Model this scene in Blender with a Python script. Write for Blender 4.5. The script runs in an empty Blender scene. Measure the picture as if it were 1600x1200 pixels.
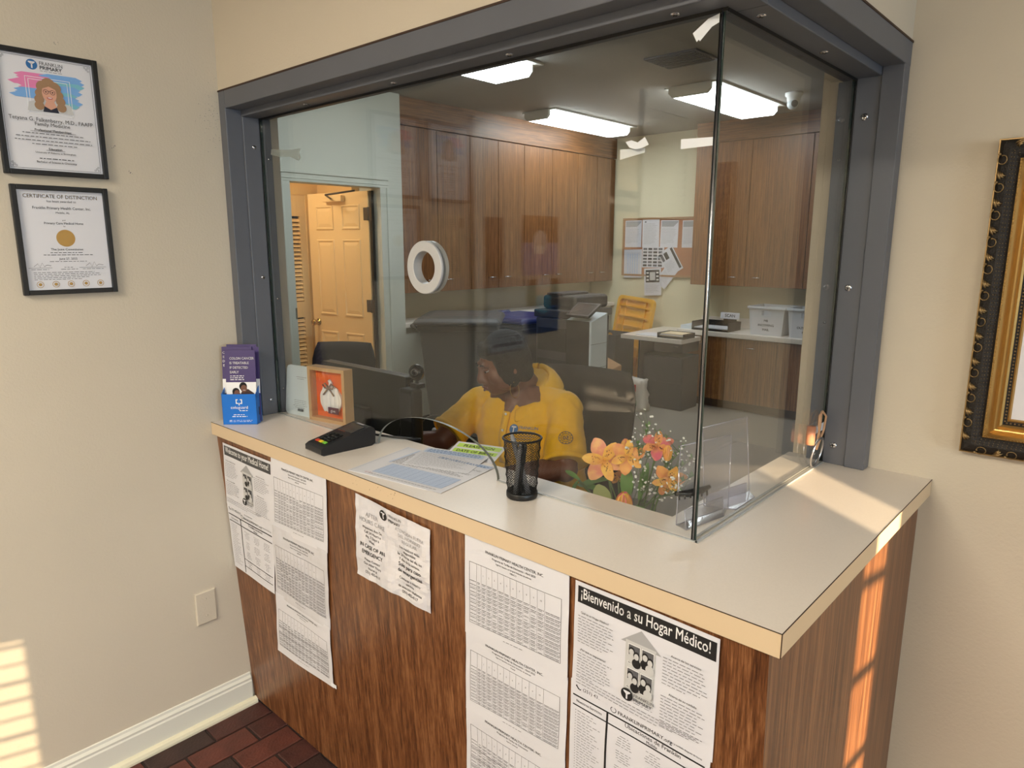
import bpy, bmesh, math, random
from mathutils import Vector, Matrix, noise
from mathutils.geometry import tessellate_polygon
R = math.radians
PI = math.pi
random.seed(7)
sc = bpy.context.scene
COL = sc.collection

# ------------------------------------------------------------------ camera, world, sun, exposure
cam = bpy.data.objects.new('camera', bpy.data.cameras.new('camera'))
COL.objects.link(cam)
cam.data.sensor_width = 36.0
cam.data.lens = 24.447
cam.data.clip_start = 0.02
_r = Vector((0.73934029, 0.67333066, 0.00133009))
_u = Vector((-0.13262211, 0.14368639, 0.98069649))
_f = Vector((-0.66014189, 0.72524482, -0.19553167))
_m = Matrix((_r, _u, -_f)).transposed().to_4x4()
_m.translation = (2.17626, -1.16794, 1.59336)
cam.matrix_world = _m
sc.camera = cam

sc.view_settings.view_transform = 'Standard'
sc.view_settings.look = 'None'
sc.view_settings.exposure = -0.03
sc.view_settings.gamma = 1.0
sc.view_settings.use_curve_mapping = False

world = bpy.data.worlds.new('sky')
sc.world = world
world.use_nodes = True
_bg = world.node_tree.nodes['Background']
_bg.inputs[0].default_value = (0.62, 0.80, 1.0, 1)
_bg.inputs[1].default_value = 2.2

sun = bpy.data.lights.new('sun', 'SUN')
sun.energy = 25.0
sun.color = (1.0, 0.74, 0.46)
sun.angle = R(0.2)
so = bpy.data.objects.new('sun', sun)
COL.objects.link(so)
so.rotation_euler = Vector((-0.822, 0.559, -0.112)).to_track_quat('-Z', 'Y').to_euler()

def area(name, loc, size, size_y, power, color, rot=(0, 0, 0)):
    l = bpy.data.lights.new(name, 'AREA')
    l.shape = 'RECTANGLE'; l.size = size; l.size_y = size_y
    l.energy = power; l.color = color
    o = bpy.data.objects.new(name, l); COL.objects.link(o)
    o.location = loc; o.rotation_euler = rot
    return o
# unseen lamps added to light the waiting room; fixtures for them are added below
WAIT_LAMPS = [(1.25, -2.6, 2.655), (3.6, -2.0, 2.655), (6.2, -2.0, 2.655)]
for _i, _p in enumerate(WAIT_LAMPS):
    area('ceiling_lamp', _p, 1.15, 0.55, (96, 40, 30)[_i], (1.0, 0.92, 0.78))
area('daylight_fill_lamp', (8.55, -2.1, 1.5), 1.2, 1.8, 125, (0.62, 0.82, 1.0), (0, R(90), 0))  # added cool area lamp standing in for daylight at the unseen east window

# ------------------------------------------------------------------ materials
def lin(c):
    return tuple(((x/255)/12.92 if x/255 <= 0.04045 else ((x/255+0.055)/1.055)**2.4) for x in c) + (1,)

MATS = {}
def mat(name, rgb, rough=0.6, metal=0.0, bump=0.0, bscale=60.0, spec=0.5, var=0.0, vscale=4.0, emit=0.0, coat=0.0, sheen=0.0):
    if name in MATS: return MATS[name]
    m = bpy.data.materials.new(name); m.use_nodes = True
    nt = m.node_tree; b = nt.nodes['Principled BSDF']
    c = lin(rgb)
    b.inputs['Base Color'].default_value = c
    b.inputs['Roughness'].default_value = rough
    b.inputs['Metallic'].default_value = metal
    b.inputs['Specular IOR Level'].default_value = spec
    b.inputs['Coat Weight'].default_value = coat
    b.inputs['Sheen Weight'].default_value = sheen
    if emit:
        b.inputs['Emission Color'].default_value = c
        b.inputs['Emission Strength'].default_value = emit
    tc = nt.nodes.new('ShaderNodeTexCoord')
    if var:
        n = nt.nodes.new('ShaderNodeTexNoise'); n.inputs['Scale'].default_value = vscale; n.inputs['Detail'].default_value = 5
        nt.links.new(tc.outputs['Object'], n.inputs['Vector'])
        r = nt.nodes.new('ShaderNodeMapRange'); r.inputs[1].default_value = 0.3; r.inputs[2].default_value = 0.7
        r.inputs[3].default_value = 1-var; r.inputs[4].default_value = 1+var
        nt.links.new(n.outputs['Fac'], r.inputs[0])
        x = nt.nodes.new('ShaderNodeMix'); x.data_type = 'RGBA'; x.blend_type = 'MULTIPLY'; x.inputs[0].default_value = 1
        x.inputs[6].default_value = c
        nt.links.new(r.outputs[0], x.inputs[7]); nt.links.new(x.outputs[2], b.inputs['Base Color'])
    if bump:
        n2 = nt.nodes.new('ShaderNodeTexNoise'); n2.inputs['Scale'].default_value = bscale; n2.inputs['Detail'].default_value = 4
        nt.links.new(tc.outputs['Object'], n2.inputs['Vector'])
        bp = nt.nodes.new('ShaderNodeBump'); bp.inputs['Strength'].default_value = bump; bp.inputs['Distance'].default_value = 0.004
        nt.links.new(n2.outputs['Fac'], bp.inputs['Height']); nt.links.new(bp.outputs[0], b.inputs['Normal'])
    MATS[name] = m
    return m

def wood(name, c1, c2, c3, rough=0.4, scale=1.0, axis='z', coat=0.0):
    """wood-grain laminate: fine streaks along one axis plus slow cathedral figure"""
    m = bpy.data.materials.new(name); m.use_nodes = True
    nt = m.node_tree; b = nt.nodes['Principled BSDF']; L = nt.links.new
    tc = nt.nodes.new('ShaderNodeTexCoord')
    def streak(sx, sl, det, dist=0.0):
        mp = nt.nodes.new('ShaderNodeMapping')
        s = [sx, sx, sx]; s['xyz'.index(axis)] = sl
        mp.inputs['Scale'].default_value = s
        L(tc.outputs['Object'], mp.inputs['Vector'])
        n = nt.nodes.new('ShaderNodeTexNoise'); n.inputs['Scale'].default_value = 1.0
        n.inputs['Detail'].default_value = det; n.inputs['Roughness'].default_value = 0.62
        n.inputs['Distortion'].default_value = dist
        L(mp.outputs[0], n.inputs['Vector']); return n.outputs['Fac']
    a = streak(110*scale, 2.2*scale, 4); d = streak(13*scale, 0.9*scale, 3, 1.2); e = streak(420*scale, 9*scale, 2)
    def mth(op, x, y):
        q = nt.nodes.new('ShaderNodeMath'); q.operation = op
        for i, v in enumerate((x, y)):
            if isinstance(v, (int, float)): q.inputs[i].default_value = v
            else: L(v, q.inputs[i])
        return q.outputs[0]
    s = mth('ADD', mth('ADD', mth('MULTIPLY', a, 0.66), mth('MULTIPLY', d, 0.20)), mth('MULTIPLY', e, 0.44))
    cr = nt.nodes.new('ShaderNodeValToRGB')
    cr.color_ramp.elements[0].position = 0.49; cr.color_ramp.elements[0].color = lin(c1)
    cr.color_ramp.elements[1].position = 0.82; cr.color_ramp.elements[1].color = lin(c3)
    k = cr.color_ramp.elements.new(0.65); k.color = lin(c2)
    L(s, cr.inputs[0]); L(cr.outputs[0], b.inputs['Base Color'])
    b.inputs['Roughness'].default_value = rough
    b.inputs['Coat Weight'].default_value = coat
    bp = nt.nodes.new('ShaderNodeBump'); bp.inputs['Strength'].default_value = 0.12; bp.inputs['Distance'].default_value = 0.001
    L(a, bp.inputs['Height']); L(bp.outputs[0], b.inputs['Normal'])
    MATS[name] = m
    return m

def clear(name, tint=(1, 1, 1), f0=0.042, gloss=0.0, haze=None, hz=0.0):
    """clear sheet: sharp reflection by Schlick's law on each face, the rest passes straight through"""
    m = bpy.data.materials.new(name); m.use_nodes = True
    nt = m.node_tree; nt.nodes.remove(nt.nodes['Principled BSDF']); L = nt.links.new
    out = nt.nodes['Material Output']
    g = nt.nodes.new('ShaderNodeNewGeometry')
    dt = nt.nodes.new('ShaderNodeVectorMath'); dt.operation = 'DOT_PRODUCT'
    L(g.outputs['Normal'], dt.inputs[0]); L(g.outputs['Incoming'], dt.inputs[1])
    def mth(op, x, y=0.0):
        q = nt.nodes.new('ShaderNodeMath'); q.operation = op
        for i, v in enumerate((x, y)):
            if isinstance(v, (int, float)): q.inputs[i].default_value = v
            else: L(v, q.inputs[i])
        return q.outputs[0]
    c = mth('ABSOLUTE', dt.outputs['Value'])
    F = mth('ADD', mth('MULTIPLY', mth('POWER', mth('SUBTRACT', 1.0, c), 5.0), 1-f0), f0)
    tr = nt.nodes.new('ShaderNodeBsdfTransparent'); tr.inputs[0].default_value = tint + (1,)
    gl = nt.nodes.new('ShaderNodeBsdfGlossy'); gl.inputs['Roughness'].default_value = gloss
    base = tr.outputs[0]
    if haze:
        df = nt.nodes.new('ShaderNodeBsdfDiffuse'); df.inputs[0].default_value = lin(haze)
        mh = nt.nodes.new('ShaderNodeMixShader'); mh.inputs[0].default_value = hz
        L(base, mh.inputs[1]); L(df.outputs[0], mh.inputs[2]); base = mh.outputs[0]
    mx = nt.nodes.new('ShaderNodeMixShader')
    L(F, mx.inputs[0]); L(base, mx.inputs[1]); L(gl.outputs[0], mx.inputs[2])
    L(mx.outputs[0], out.inputs['Surface'])
    MATS[name] = m
    return m

M = mat
M('wall', (206, 195, 176), 0.72, bump=0.22, bscale=140, var=0.03, vscale=1.5)
M('wall_back', (222, 214, 182), 0.75, bump=0.25, bscale=140)
M('wall_pale', (202, 204, 192), 0.7)
M('hall_wall', (235, 196, 130), 0.7)
M('trim_white', (226, 224, 212), 0.45)
M('shoe', (228, 222, 196), 0.45)
M('frame_grey', (95, 98, 106), 0.42, bump=0.05, bscale=30, var=0.04, vscale=6)
M('black', (14, 14, 15), 0.4)
M('black_gloss', (9, 9, 11), 0.12)
M('charcoal', (44, 44, 47), 0.55)
M('char_fabric', (47, 46, 48), 0.95, bump=0.4, bscale=500)
M('grey_dark', (62, 62, 64), 0.55)
M('grey_mid', (120, 121, 124), 0.5)
M('laminate', (231, 222, 212), 0.28, var=0.02, vscale=300, spec=0.5)
M('laminate_edge', (211, 188, 155), 0.38)
M('seam', (60, 38, 24), 0.6)
M('paper', (220, 220, 226), 0.55)
M('paper_gloss', (220, 220, 227), 0.22, spec=0.5)
M('paper_film', (218, 218, 225), 0.3, coat=1.0, spec=0.6)
MATS['paper_film'].node_tree.nodes['Principled BSDF'].inputs['Coat Roughness'].default_value = 0.07
M('paper_warm', (225, 205, 170), 0.6)
M('ink', (28, 28, 30), 0.6)
M('ink_soft', (92, 92, 96), 0.6)
M('ink_grey', (70, 70, 72), 0.6)
M('ink_pale', (165, 165, 168), 0.6)
M('white', (240, 240, 240), 0.5)
M('plastic_white', (215, 226, 232), 0.4)
M('steel', (200, 200, 205), 0.25, metal=1.0)
M('alu', (196, 197, 199), 0.4, metal=0.25)
M('brass', (196, 158, 84), 0.25, metal=1.0)
M('gold', (182, 146, 86), 0.36, metal=0.8, bump=0.1, bscale=90)
M('gold_dark', (30, 24, 19), 0.5, bump=0.6, bscale=420)
M('gold_leaf', (150, 124, 84), 0.35, metal=0.8)
M('carpet', (140, 132, 122), 0.95, bump=0.9, bscale=330, var=0.25, vscale=160)
M('ceiling', (166, 162, 154), 0.85, bump=1.0, bscale=190)
M('light_pan', (206, 205, 196), 0.5)
M('lens', (238, 247, 250), 0.4, emit=14.5)
M('lens_wait', (255, 236, 208), 0.4, emit=6.0)
M('vent', (66, 70, 80), 0.5)
M('yellow_shirt', (252, 192, 26), 0.85, bump=0.25, bscale=700, sheen=0.2)
M('yellow_plastic', (246, 182, 44), 0.4)
M('skin', (120, 79, 62), 0.46, bump=0.05, bscale=300)
M('lip', (112, 58, 56), 0.4)
M('hair', (17, 14, 13), 0.75, bump=1.0, bscale=200)
M('eye_white', (205, 198, 190), 0.3)
M('trousers', (30, 30, 34), 0.9)
M('bin_grey', (92, 90, 88), 0.5, bump=0.1, bscale=80)
M('bin_lid', (70, 69, 69), 0.45)
M('navy', (26, 36, 110), 0.4)
M('door_cream', (240, 205, 146), 0.5)
M('hinge', (70, 60, 48), 0.45, metal=0.5)
M('cork', (176, 120, 86), 0.9, bump=0.4, bscale=300)
M('holder_blue', (20, 112, 206), 0.4)
M('brochure_purple', (70, 56, 110), 0.4)
M('orange', (226, 104, 24), 0.7)
M('frame_oak', (196, 158, 112), 0.55, bump=0.1, bscale=60)
M('plaster_white', (232, 230, 226), 0.7, bump=0.3, bscale=120)
M('twine', (150, 126, 92), 0.9)
M('plum', (92, 40, 52), 0.6)
M('green_leaf', (92, 134, 62), 0.5, var=0.15, vscale=30)
M('green_stem', (84, 110, 56), 0.55)
M('green_pale', (150, 160, 92), 0.5)
M('speck', (96, 40, 26), 0.6)
M('breath', (240, 240, 234), 0.7)
M('brick_a', (92, 48, 38), 0.6, bump=0.5, bscale=120, var=0.3, vscale=14)
M('brick_b', (72, 38, 32), 0.6, bump=0.5, bscale=120, var=0.3, vscale=14)
M('brick_c', (56, 36, 32), 0.6, bump=0.5, bscale=120, var=0.3, vscale=14)
M('mortar', (48, 36, 32), 0.9, bump=0.6, bscale=150)
M('tape', (232, 236, 242), 0.4)
M('leather', (196, 154, 118), 0.6)
M('peach', (178, 120, 92), 0.5)
M('silicone', (168, 170, 168), 0.25)
M('glass_edge', (22, 44, 40), 0.06, spec=0.9)
M('glass_rim', (120, 126, 122), 0.35)
M('terminal', (24, 25, 29), 0.4)
M('screen', (52, 56, 60), 0.15)
M('screen_reflection', (120, 74, 60), 0.2)
M('key_red', (214, 66, 40), 0.5)
M('key_yellow', (230, 206, 40), 0.5)
M('key_green', (120, 196, 60), 0.5)
M('form_blue', (192, 206, 230), 0.6)
M('ink_blue', (92, 128, 176), 0.6)
M('logo_blue', (44, 108, 168), 0.5)
M('ink_red', (176, 52, 60), 0.6)
M('hi_green', (190, 226, 90), 0.6)
M('brush_pink', (226, 130, 178), 0.6)
M('brush_blue', (120, 170, 226), 0.6)
M('brush_teal', (120, 186, 206), 0.6)
M('portrait_skin', (214, 160, 136), 0.6)
M('portrait_hair', (158, 124, 92), 0.6)
M('portrait_dark', (34, 36, 52), 0.6)
M('portrait_grey', (196, 196, 196), 0.6)
M('portrait_brown', (112, 72, 56), 0.6)
M('ink_gold', (176, 140, 74), 0.5)
M('poster_dark', (60, 36, 34), 0.4)
M('poster_blue', (20, 62, 120), 0.4)
M('poster_teal', (60, 150, 190), 0.4)
M('poster_lilac', (150, 146, 186), 0.4)
M('poster_amber', (112, 74, 34), 0.4)
M('crate', (214, 218, 224), 0.4)
M('cardboard', (170, 130, 92), 0.85)
M('bag_paper', (214, 206, 196), 0.7)
M('bag_red', (190, 50, 46), 0.6)
M('bag_green', (70, 130, 80), 0.6)
wood('wood_front', (66, 37, 20), (110, 68, 39), (150, 103, 66), rough=0.33)
wood('wood_cab', (84, 50, 22), (122, 77, 38), (154, 103, 57), rough=0.42, scale=0.8)
wood('wood_cab_y', (84, 50, 22), (122, 77, 38), (154, 103, 57), rough=0.42, scale=0.8, axis='y')
wood('wood_cab_x', (84, 50, 22), (122, 77, 38), (154, 103, 57), rough=0.42, scale=0.8, axis='x')
clear('pane', (0.965, 0.972, 0.967), 0.047)
clear('acrylic', (0.97, 0.97, 0.98), 0.05, haze=(225, 225, 240), hz=0.06)
clear('acrylic_rim', (0.9, 0.9, 0.95), 0.3, gloss=0.1, haze=(215, 212, 235), hz=0.45)
clear('vase_glass', (0.78, 0.80, 0.78), 0.06)
clear('sleeve', (0.95, 0.95, 0.97), 0.07, gloss=0.06, haze=(225, 225, 232), hz=0.25)
clear('dimmer_sheet', (0.62, 0.62, 0.62), 0.03, gloss=0.4, haze=(40, 40, 42), hz=0.12)
clear('smudge', (0.92, 0.94, 0.93), 0.04, gloss=0.3, haze=(170, 176, 172), hz=0.35)

def blend(name, c1, c2, scale=38, rough=0.55):
    m = M(name, c1, rough); nt = m.node_tree; b = nt.nodes['Principled BSDF']; L = nt.links.new
    tc = nt.nodes.new('ShaderNodeTexCoord'); n = nt.nodes.new('ShaderNodeTexNoise'); n.inputs['Scale'].default_value = scale; n.inputs['Detail'].default_value = 6
    L(tc.outputs['Object'], n.inputs['Vector'])
    cr = nt.nodes.new('ShaderNodeValToRGB'); cr.color_ramp.elements[0].position = .40; cr.color_ramp.elements[1].position = .62
    cr.color_ramp.elements[0].color = lin(c1); cr.color_ramp.elements[1].color = lin(c2)
    L(n.outputs['Fac'], cr.inputs[0]); L(cr.outputs[0], b.inputs['Base Color'])
    b.inputs['Subsurface Weight'].default_value = 0.0
blend('petal_orange', (236, 166, 84), (222, 128, 84)); blend('petal_peach', (226, 138, 108), (240, 178, 112)); blend('petal_yellow', (244, 192, 76), (232, 158, 74)); blend('petal_pink', (212, 92, 112), (232, 150, 112))

# ------------------------------------------------------------------ mesh builder
class MB:
    def __init__(s, mt=None):
        s.v = []; s.f = []; s.k = []; s.ms = []
        s.cur = 0; s.sm = []
        if mt: s.use(mt)
    def use(s, mt):
        if mt not in s.ms: s.ms.append(mt)
        s.cur = s.ms.index(mt); return s
    def add(s, vs, fs, smooth=False):
        o = len(s.v); s.v += [tuple(p) for p in vs]
        for f in fs:
            s.f.append(tuple(i+o for i in f)); s.k.append(s.cur); s.sm.append(smooth)
        return s
    def box(s, a, b, mtx=None):
        (x0, y0, z0), (x1, y1, z1) = a, b
        vs = [Vector(p) for p in ((x0,y0,z0),(x1,y0,z0),(x1,y1,z0),(x0,y1,z0),(x0,y0,z1),(x1,y0,z1),(x1,y1,z1),(x0,y1,z1))]
        if mtx: vs = [mtx @ p for p in vs]
        return s.add(vs, [(0,3,2,1),(4,5,6,7),(0,1,5,4),(1,2,6,5),(2,3,7,6),(3,0,4,7)])
    def ring(s, rings, closed_u=True, caps=True, smooth=True):
        n = len(rings[0]); vs = [p for r in rings for p in r]; fs = []
        for i in range(len(rings)-1):
            for j in range(n if closed_u else n-1):
                a = i*n+j; b = i*n+(j+1) % n
                fs.append((a, b, b+n, a+n))
        if caps:
            fs.append(tuple(range(n-1, -1, -1))); q = (len(rings)-1)*n; fs.append(tuple(range(q, q+n)))
        return s.add(vs, fs, smooth)
    def tube(s, path, r, n=8, caps=True):
        P = [Vector(p) for p in path]; rs = r if isinstance(r, (list, tuple)) else [r]*len(P)
        rings = []; up = None
        for i, p in enumerate(P):
            d = (P[min(i+1, len(P)-1)]-P[max(i-1, 0)])
            if d.length < 1e-9: d = Vector((0, 0, 1))
            d.normalize()
            if up is None:
                up = Vector((0, 0, 1)) if abs(d.z) < 0.9 else Vector((1, 0, 0))
            a = d.cross(up)
            if a.length < 1e-6: a = d.orthogonal()
            a.normalize(); b = a.cross(d); up = b
            rings.append([p+(a*math.cos(t)+b*math.sin(t))*rs[i] for t in [2*PI*k/n for k in range(n)]])
        return s.ring(rings, True, caps)
    def cyl(s, p0, p1, r0, r1=None, n=16): return s.tube([p0, p1], [r0, r0 if r1 is None else r1], n)
    def lathe(s, prof, c=(0,0,0), n=24, mtx=None, smooth=True, caps=False):
        rings = []
        for (r, z) in prof:
            rg = [Vector((r*math.cos(2*PI*k/n), r*math.sin(2*PI*k/n), z)) for k in range(n)]
            if mtx: rg = [mtx @ p for p in rg]
            rings.append([p+Vector(c) for p in rg])
        return s.ring(rings, True, caps, smooth)
    def ball(s, c, rad, nu=12, nv=8, mtx=None):
        rx, ry, rz = rad if isinstance(rad, (list, tuple)) else (rad,)*3
        rings = []
        for i in range(nv+1):
            t = PI*i/nv; t = min(max(t, 0.02), PI-0.02)
            rg = [Vector((rx*math.sin(t)*math.cos(2*PI*k/nu), ry*math.sin(t)*math.sin(2*PI*k/nu), -rz*math.cos(t))) for k in range(nu)]
            if mtx: rg = [mtx @ p for p in rg]
            rings.append([p+Vector(c) for p in rg])
        return s.ring(rings, True, True)
    def prism(s, poly, mp, t0, t1, holes=()):
        """2D polygon (with holes) extruded between depths t0 and t1; mp(u,v,t) -> 3D"""
        loops = [list(poly)]+[list(h) for h in holes]
        flat = [p for l in loops for p in l]; n = len(flat)
        tri = tessellate_polygon([[Vector((p[0], p[1], 0)) for p in l] for l in loops])
        vs = [mp(u, v, t0) for u, v in flat]+[mp(u, v, t1) for u, v in flat]
        fs = [tuple(t) for t in tri]+[tuple(i+n for i in reversed(t)) for t in tri]
        s.add(vs, fs)
        return loops, n
    def walls(s, loop, mp, t0, t1, closed=True, smooth=False):
        n = len(loop); vs = [mp(u, v, t0) for u, v in loop]+[mp(u, v, t1) for u, v in loop]
        return s.add(vs, [(i, (i+1) % n, (i+1) % n+n, i+n) for i in range(n if closed else n-1)], smooth)
    def build(s, name, parent=None, bevel=0.0, loc=None, fix=True, seg=2, sub=0, **props):
        me = bpy.data.meshes.new(name)
        off = Vector((0, 0, 0))
        if parent is not None and fix:
            p = parent
            while p is not None: off += p.location; p = p.parent
        vs = [(Vector(p)-off)[:] for p in s.v] if off.length else s.v
        me.from_pydata(vs, [], s.f)
        for mn in s.ms: me.materials.append(MATS[mn])
        me.polygons.foreach_set('material_index', s.k)
        me.polygons.foreach_set('use_smooth', s.sm)
        bm = bmesh.new(); bm.from_mesh(me); bmesh.ops.recalc_face_normals(bm, faces=bm.faces); bm.to_mesh(me); bm.free()
        me.update()
        o = bpy.data.objects.new(name, me); COL.objects.link(o)
        if parent is not None: o.parent = parent
        if loc: o.location = loc
        if bevel:
            b = o.modifiers.new('bevel', 'BEVEL'); b.width = bevel; b.segments = seg; b.limit_method = 'ANGLE'; b.angle_limit = R(40)
        if sub:
            b = o.modifiers.new('sub', 'SUBSURF'); b.levels = sub; b.render_levels = sub
        for k, q in props.items(): o[k] = q
        return o

def tag(o, label, cat, group=None):
    o['label'] = label; o['category'] = cat
    if group: o['group'] = group
    return o
def thing(name, label, cat, loc=(0, 0, 0), rz=0.0, group=None):
    o = bpy.data.objects.new(name, None); COL.objects.link(o)
    o.empty_display_size = 0.05
    o.location = loc; o.rotation_euler = (0, 0, rz)
    return tag(o, label, cat, group)
def struct(o):
    o['kind'] = 'structure'; return o
def sempty(name, loc=(0, 0, 0)):
    o = bpy.data.objects.new(name, None); COL.objects.link(o); o.location = loc; return struct(o)
def dup(o, parent=None):
    c = o.copy(); COL.objects.link(c)
    if parent is not None: c.parent = parent
    for ch in list(o.children): dup(ch, c)
    return c
def BX(name, mt, a, b, parent=None, bevel=0.0, **k):
    return MB(mt).box(a, b).build(name, parent, bevel, **k)

# ------------------------------------------------------------------ flat print
_TX = {}
def glyphs(s, bold=0.0):
    k = (s, bold)
    if k in _TX: return _TX[k]
    c = bpy.data.curves.new('t', 'FONT'); c.body = s; c.size = 1.0; c.resolution_u = 2; c.offset = 0.0
    c.fill_mode = 'FRONT'
    o = bpy.data.objects.new('t', c)
    me = bpy.data.meshes.new_from_object(o)
    vs = [(v.co.x, v.co.y) for v in me.vertices]; fs = [tuple(p.vertices) for p in me.polygons]
    if bold:      # heavier stroke: the letters struck several times side by side
        n = len(vs); v0, f0 = list(vs), list(fs)
        for k_, (dx, dy) in enumerate(((bold*1.6, 0), (bold*.8, bold*.8), (bold*.8, -bold*.8))):
            vs = vs+[(x+dx, y+dy) for x, y in v0]; fs = fs+[tuple(i+n*(k_+1) for i in f) for f in f0]
    bpy.data.objects.remove(o); bpy.data.curves.remove(c); bpy.data.meshes.remove(me)
    w = max([v[0] for v in vs], default=0.1); x0 = min([v[0] for v in vs], default=0)
    _TX[k] = (vs, fs, x0, w)
    return _TX[k]

class Ink:
    """print on a sheet: mp(u,v) gives the 3D point of sheet coordinates in metres, (0,0) bottom-left"""
    def __init__(s, mp, w, h, lift=0.0005):
        s.map3 = mp; s.w = w; s.h = h; s.lift = lift; s.mb = MB(); s.seed = random.Random(3)
        s.mp = lambda u, v: s.map3(u, v, s.lift)
    def up(s, d=0.0003): s.lift += d; return s
    def quad(s, u0, v0, u1, v1, m='ink', n=1):
        s.mb.use(m)
        if n == 1: n = max(1, int(max(abs(u1-u0), abs(v1-v0))/0.03)) if getattr(s, 'bend', False) else 1
        for i in range(n):
            if abs(u1-u0) >= abs(v1-v0): a, b, c, d = u0+(u1-u0)*i/n, v0, u0+(u1-u0)*(i+1)/n, v1
            else: a, b, c, d = u0, v0+(v1-v0)*i/n, u1, v0+(v1-v0)*(i+1)/n
            s.mb.add([s.mp(a, b), s.mp(c, b), s.mp(c, d), s.mp(a, d)], [(0, 1, 2, 3)])
        return s
    def area(s, u0, v0, u1, v1, m='ink', nx=6, ny=3):
        s.mb.use(m)
        vs = [s.mp(u0+(u1-u0)*i/nx, v0+(v1-v0)*j/ny) for j in range(ny+1) for i in range(nx+1)]
        s.mb.add(vs, [(j*(nx+1)+i, j*(nx+1)+i+1, (j+1)*(nx+1)+i+1, (j+1)*(nx+1)+i) for j in range(ny) for i in range(nx)])
    def poly(s, pts, m='ink'):
        s.mb.use(m); s.mb.add([s.mp(*p) for p in pts], [tuple(range(len(pts)))]); return s
    def disc(s, u, v, ru, rv=None, m='ink', n=18, a0=0, a1=2*PI):
        rv = rv or ru
        return s.poly([(u+ru*math.cos(a0+(a1-a0)*k/n), v+rv*math.sin(a0+(a1-a0)*k/n)) for k in range(n)], m)
    def circle(s, u, v, r, t, m='ink', n=20):
        s.mb.use(m)
        for k in range(n):
            a, b = 2*PI*k/n, 2*PI*(k+1)/n
            s.mb.add([s.mp(u+q*math.cos(x), v+q*math.sin(x)) for q, x in ((r, a), (r, b), (r-t, b), (r-t, a))], [(0, 1, 2, 3)])
    def frame(s, u0, v0, u1, v1, t=0.001, m='ink'):
        s.quad(u0, v0, u1, v0+t, m); s.quad(u0, v1-t, u1, v1, m); s.quad(u0, v0, u0+t, v1, m); s.quad(u1-t, v0, u1, v1, m)
    def text(s, st, u, v, size, m='ink', al='c', fit=None, bold=0.0, sq=1.0):
        vs, fs, x0, w = glyphs(st, bold)
        sx = size*sq
        if fit and (w-x0)*sx > fit: sx = fit/(w-x0)
        ox = u-(x0+w)/2*sx if al == 'c' else (u-x0*sx if al == 'l' else u-w*sx)
        s.mb.use(m)
        s.mb.add([s.mp(ox+x*sx, v+y*size) for x, y in vs], fs)
        return s
    def greek(s, u0, u1, v, h, m='ink_soft', word=(0.004, 0.012), gap=0.0025, full=1.0):
        """a line of print too small to read: word-long dashes"""
        x = u0; end = u0+(u1-u0)*full; rn = s.seed
        while x < end-0.002:
            w = rn.uniform(*word); e = min(x+w, end)
            s.quad(x, v, e, v+h, m); x = e+gap
    def para(s, u0, u1, v1, lines, pitch, h=0.0011, m='ink_soft', center=False):
        for i in range(lines):
            f = s.seed.uniform(0.75, 1.0) if i < lines-1 else s.seed.uniform(0.3, 0.7)
            a, b = u0, u1
            if center: c = (u0+u1)/2; hw = (u1-u0)/2*f; a, b, f = c-hw, c+hw, 1.0
            s.greek(a, b, v1-i*pitch, h, m, full=f)
    def build(s, parent, name='printed_text', **k): return s.mb.build(name, parent, **k)

def logo(ik, u, v, r, m='ink', mt='paper'):
    """round health-centre emblem: disc with a branching T-shaped figure"""
    ik.disc(u, v, r, m=m, n=22)
    ik.up()
    ik.quad(u-r*0.13, v-r*0.72, u+r*0.13, v+r*0.25, mt)
    ik.poly([(u-r*0.13, v+r*0.05), (u-r*0.62, v+r*0.42), (u-r*0.55, v+r*0.58), (u+r*0.55, v+r*0.58), (u+r*0.62, v+r*0.42), (u+r*0.13, v+r*0.05)], mt)
    ik.up(-0.0003)

# ================================================================== SETTING
# waiting room: x>0, y<0; office behind the glass: y>0.  z up, metres.
H = 1.035            # counter top
GX = 1.592           # right-hand pane
# floor of the waiting room: mortar bed with brick pavers near the counter
fl = struct(MB('mortar').box((0, -3.9, -0.06), (8.7, -0.10, -0.006)).build('floor'))
struct(MB('mortar').box((1.83, -0.10, -0.06), (8.7, 0.717, -0.006)).build('floor_slab', fl))
bricks = []
for k, mt in enumerate(('brick_a', 'brick_b', 'brick_c')):
    b = MB(mt)
    p = [(-.0455, -.0965), (.0455, -.0965), (.0455, .0965), (-.0455, .0965)]; i = .003
    r0 = [(x, y, -.008) for x, y in p]; r1 = [(x, y, -.003) for x, y in p]
    r2 = [(x-math.copysign(i, x), y-math.copysign(i, y), 0.0) for x, y in p]
    b.ring([r0, r1, r2], True, True, False)
    o = b.build('brick', fl); bricks.append(o)
first = [True]*3
rb = random.Random(11)
for cx in range(21):
    for cy in range(7):
        x = 0.062+cx*0.0985; y = -0.235-cy*0.2+(0.1 if cx % 2 else 0)
        if y > -0.16 and cx*0.0985 < 1.8: y_ok = True
        k = rb.choice((0, 0, 1, 1, 2))
        if first[k]: o = bricks[k]; first[k] = False
        else: o = bricks[k].copy(); COL.objects.link(o); o.parent = fl
        o.location = (x, y, rb.uniform(-.0015, .0005)); o.rotation_euler = (R(rb.uniform(-.5, .5)), R(rb.uniform(-.6, .6)), R(rb.uniform(-.6, .6)))

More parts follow.
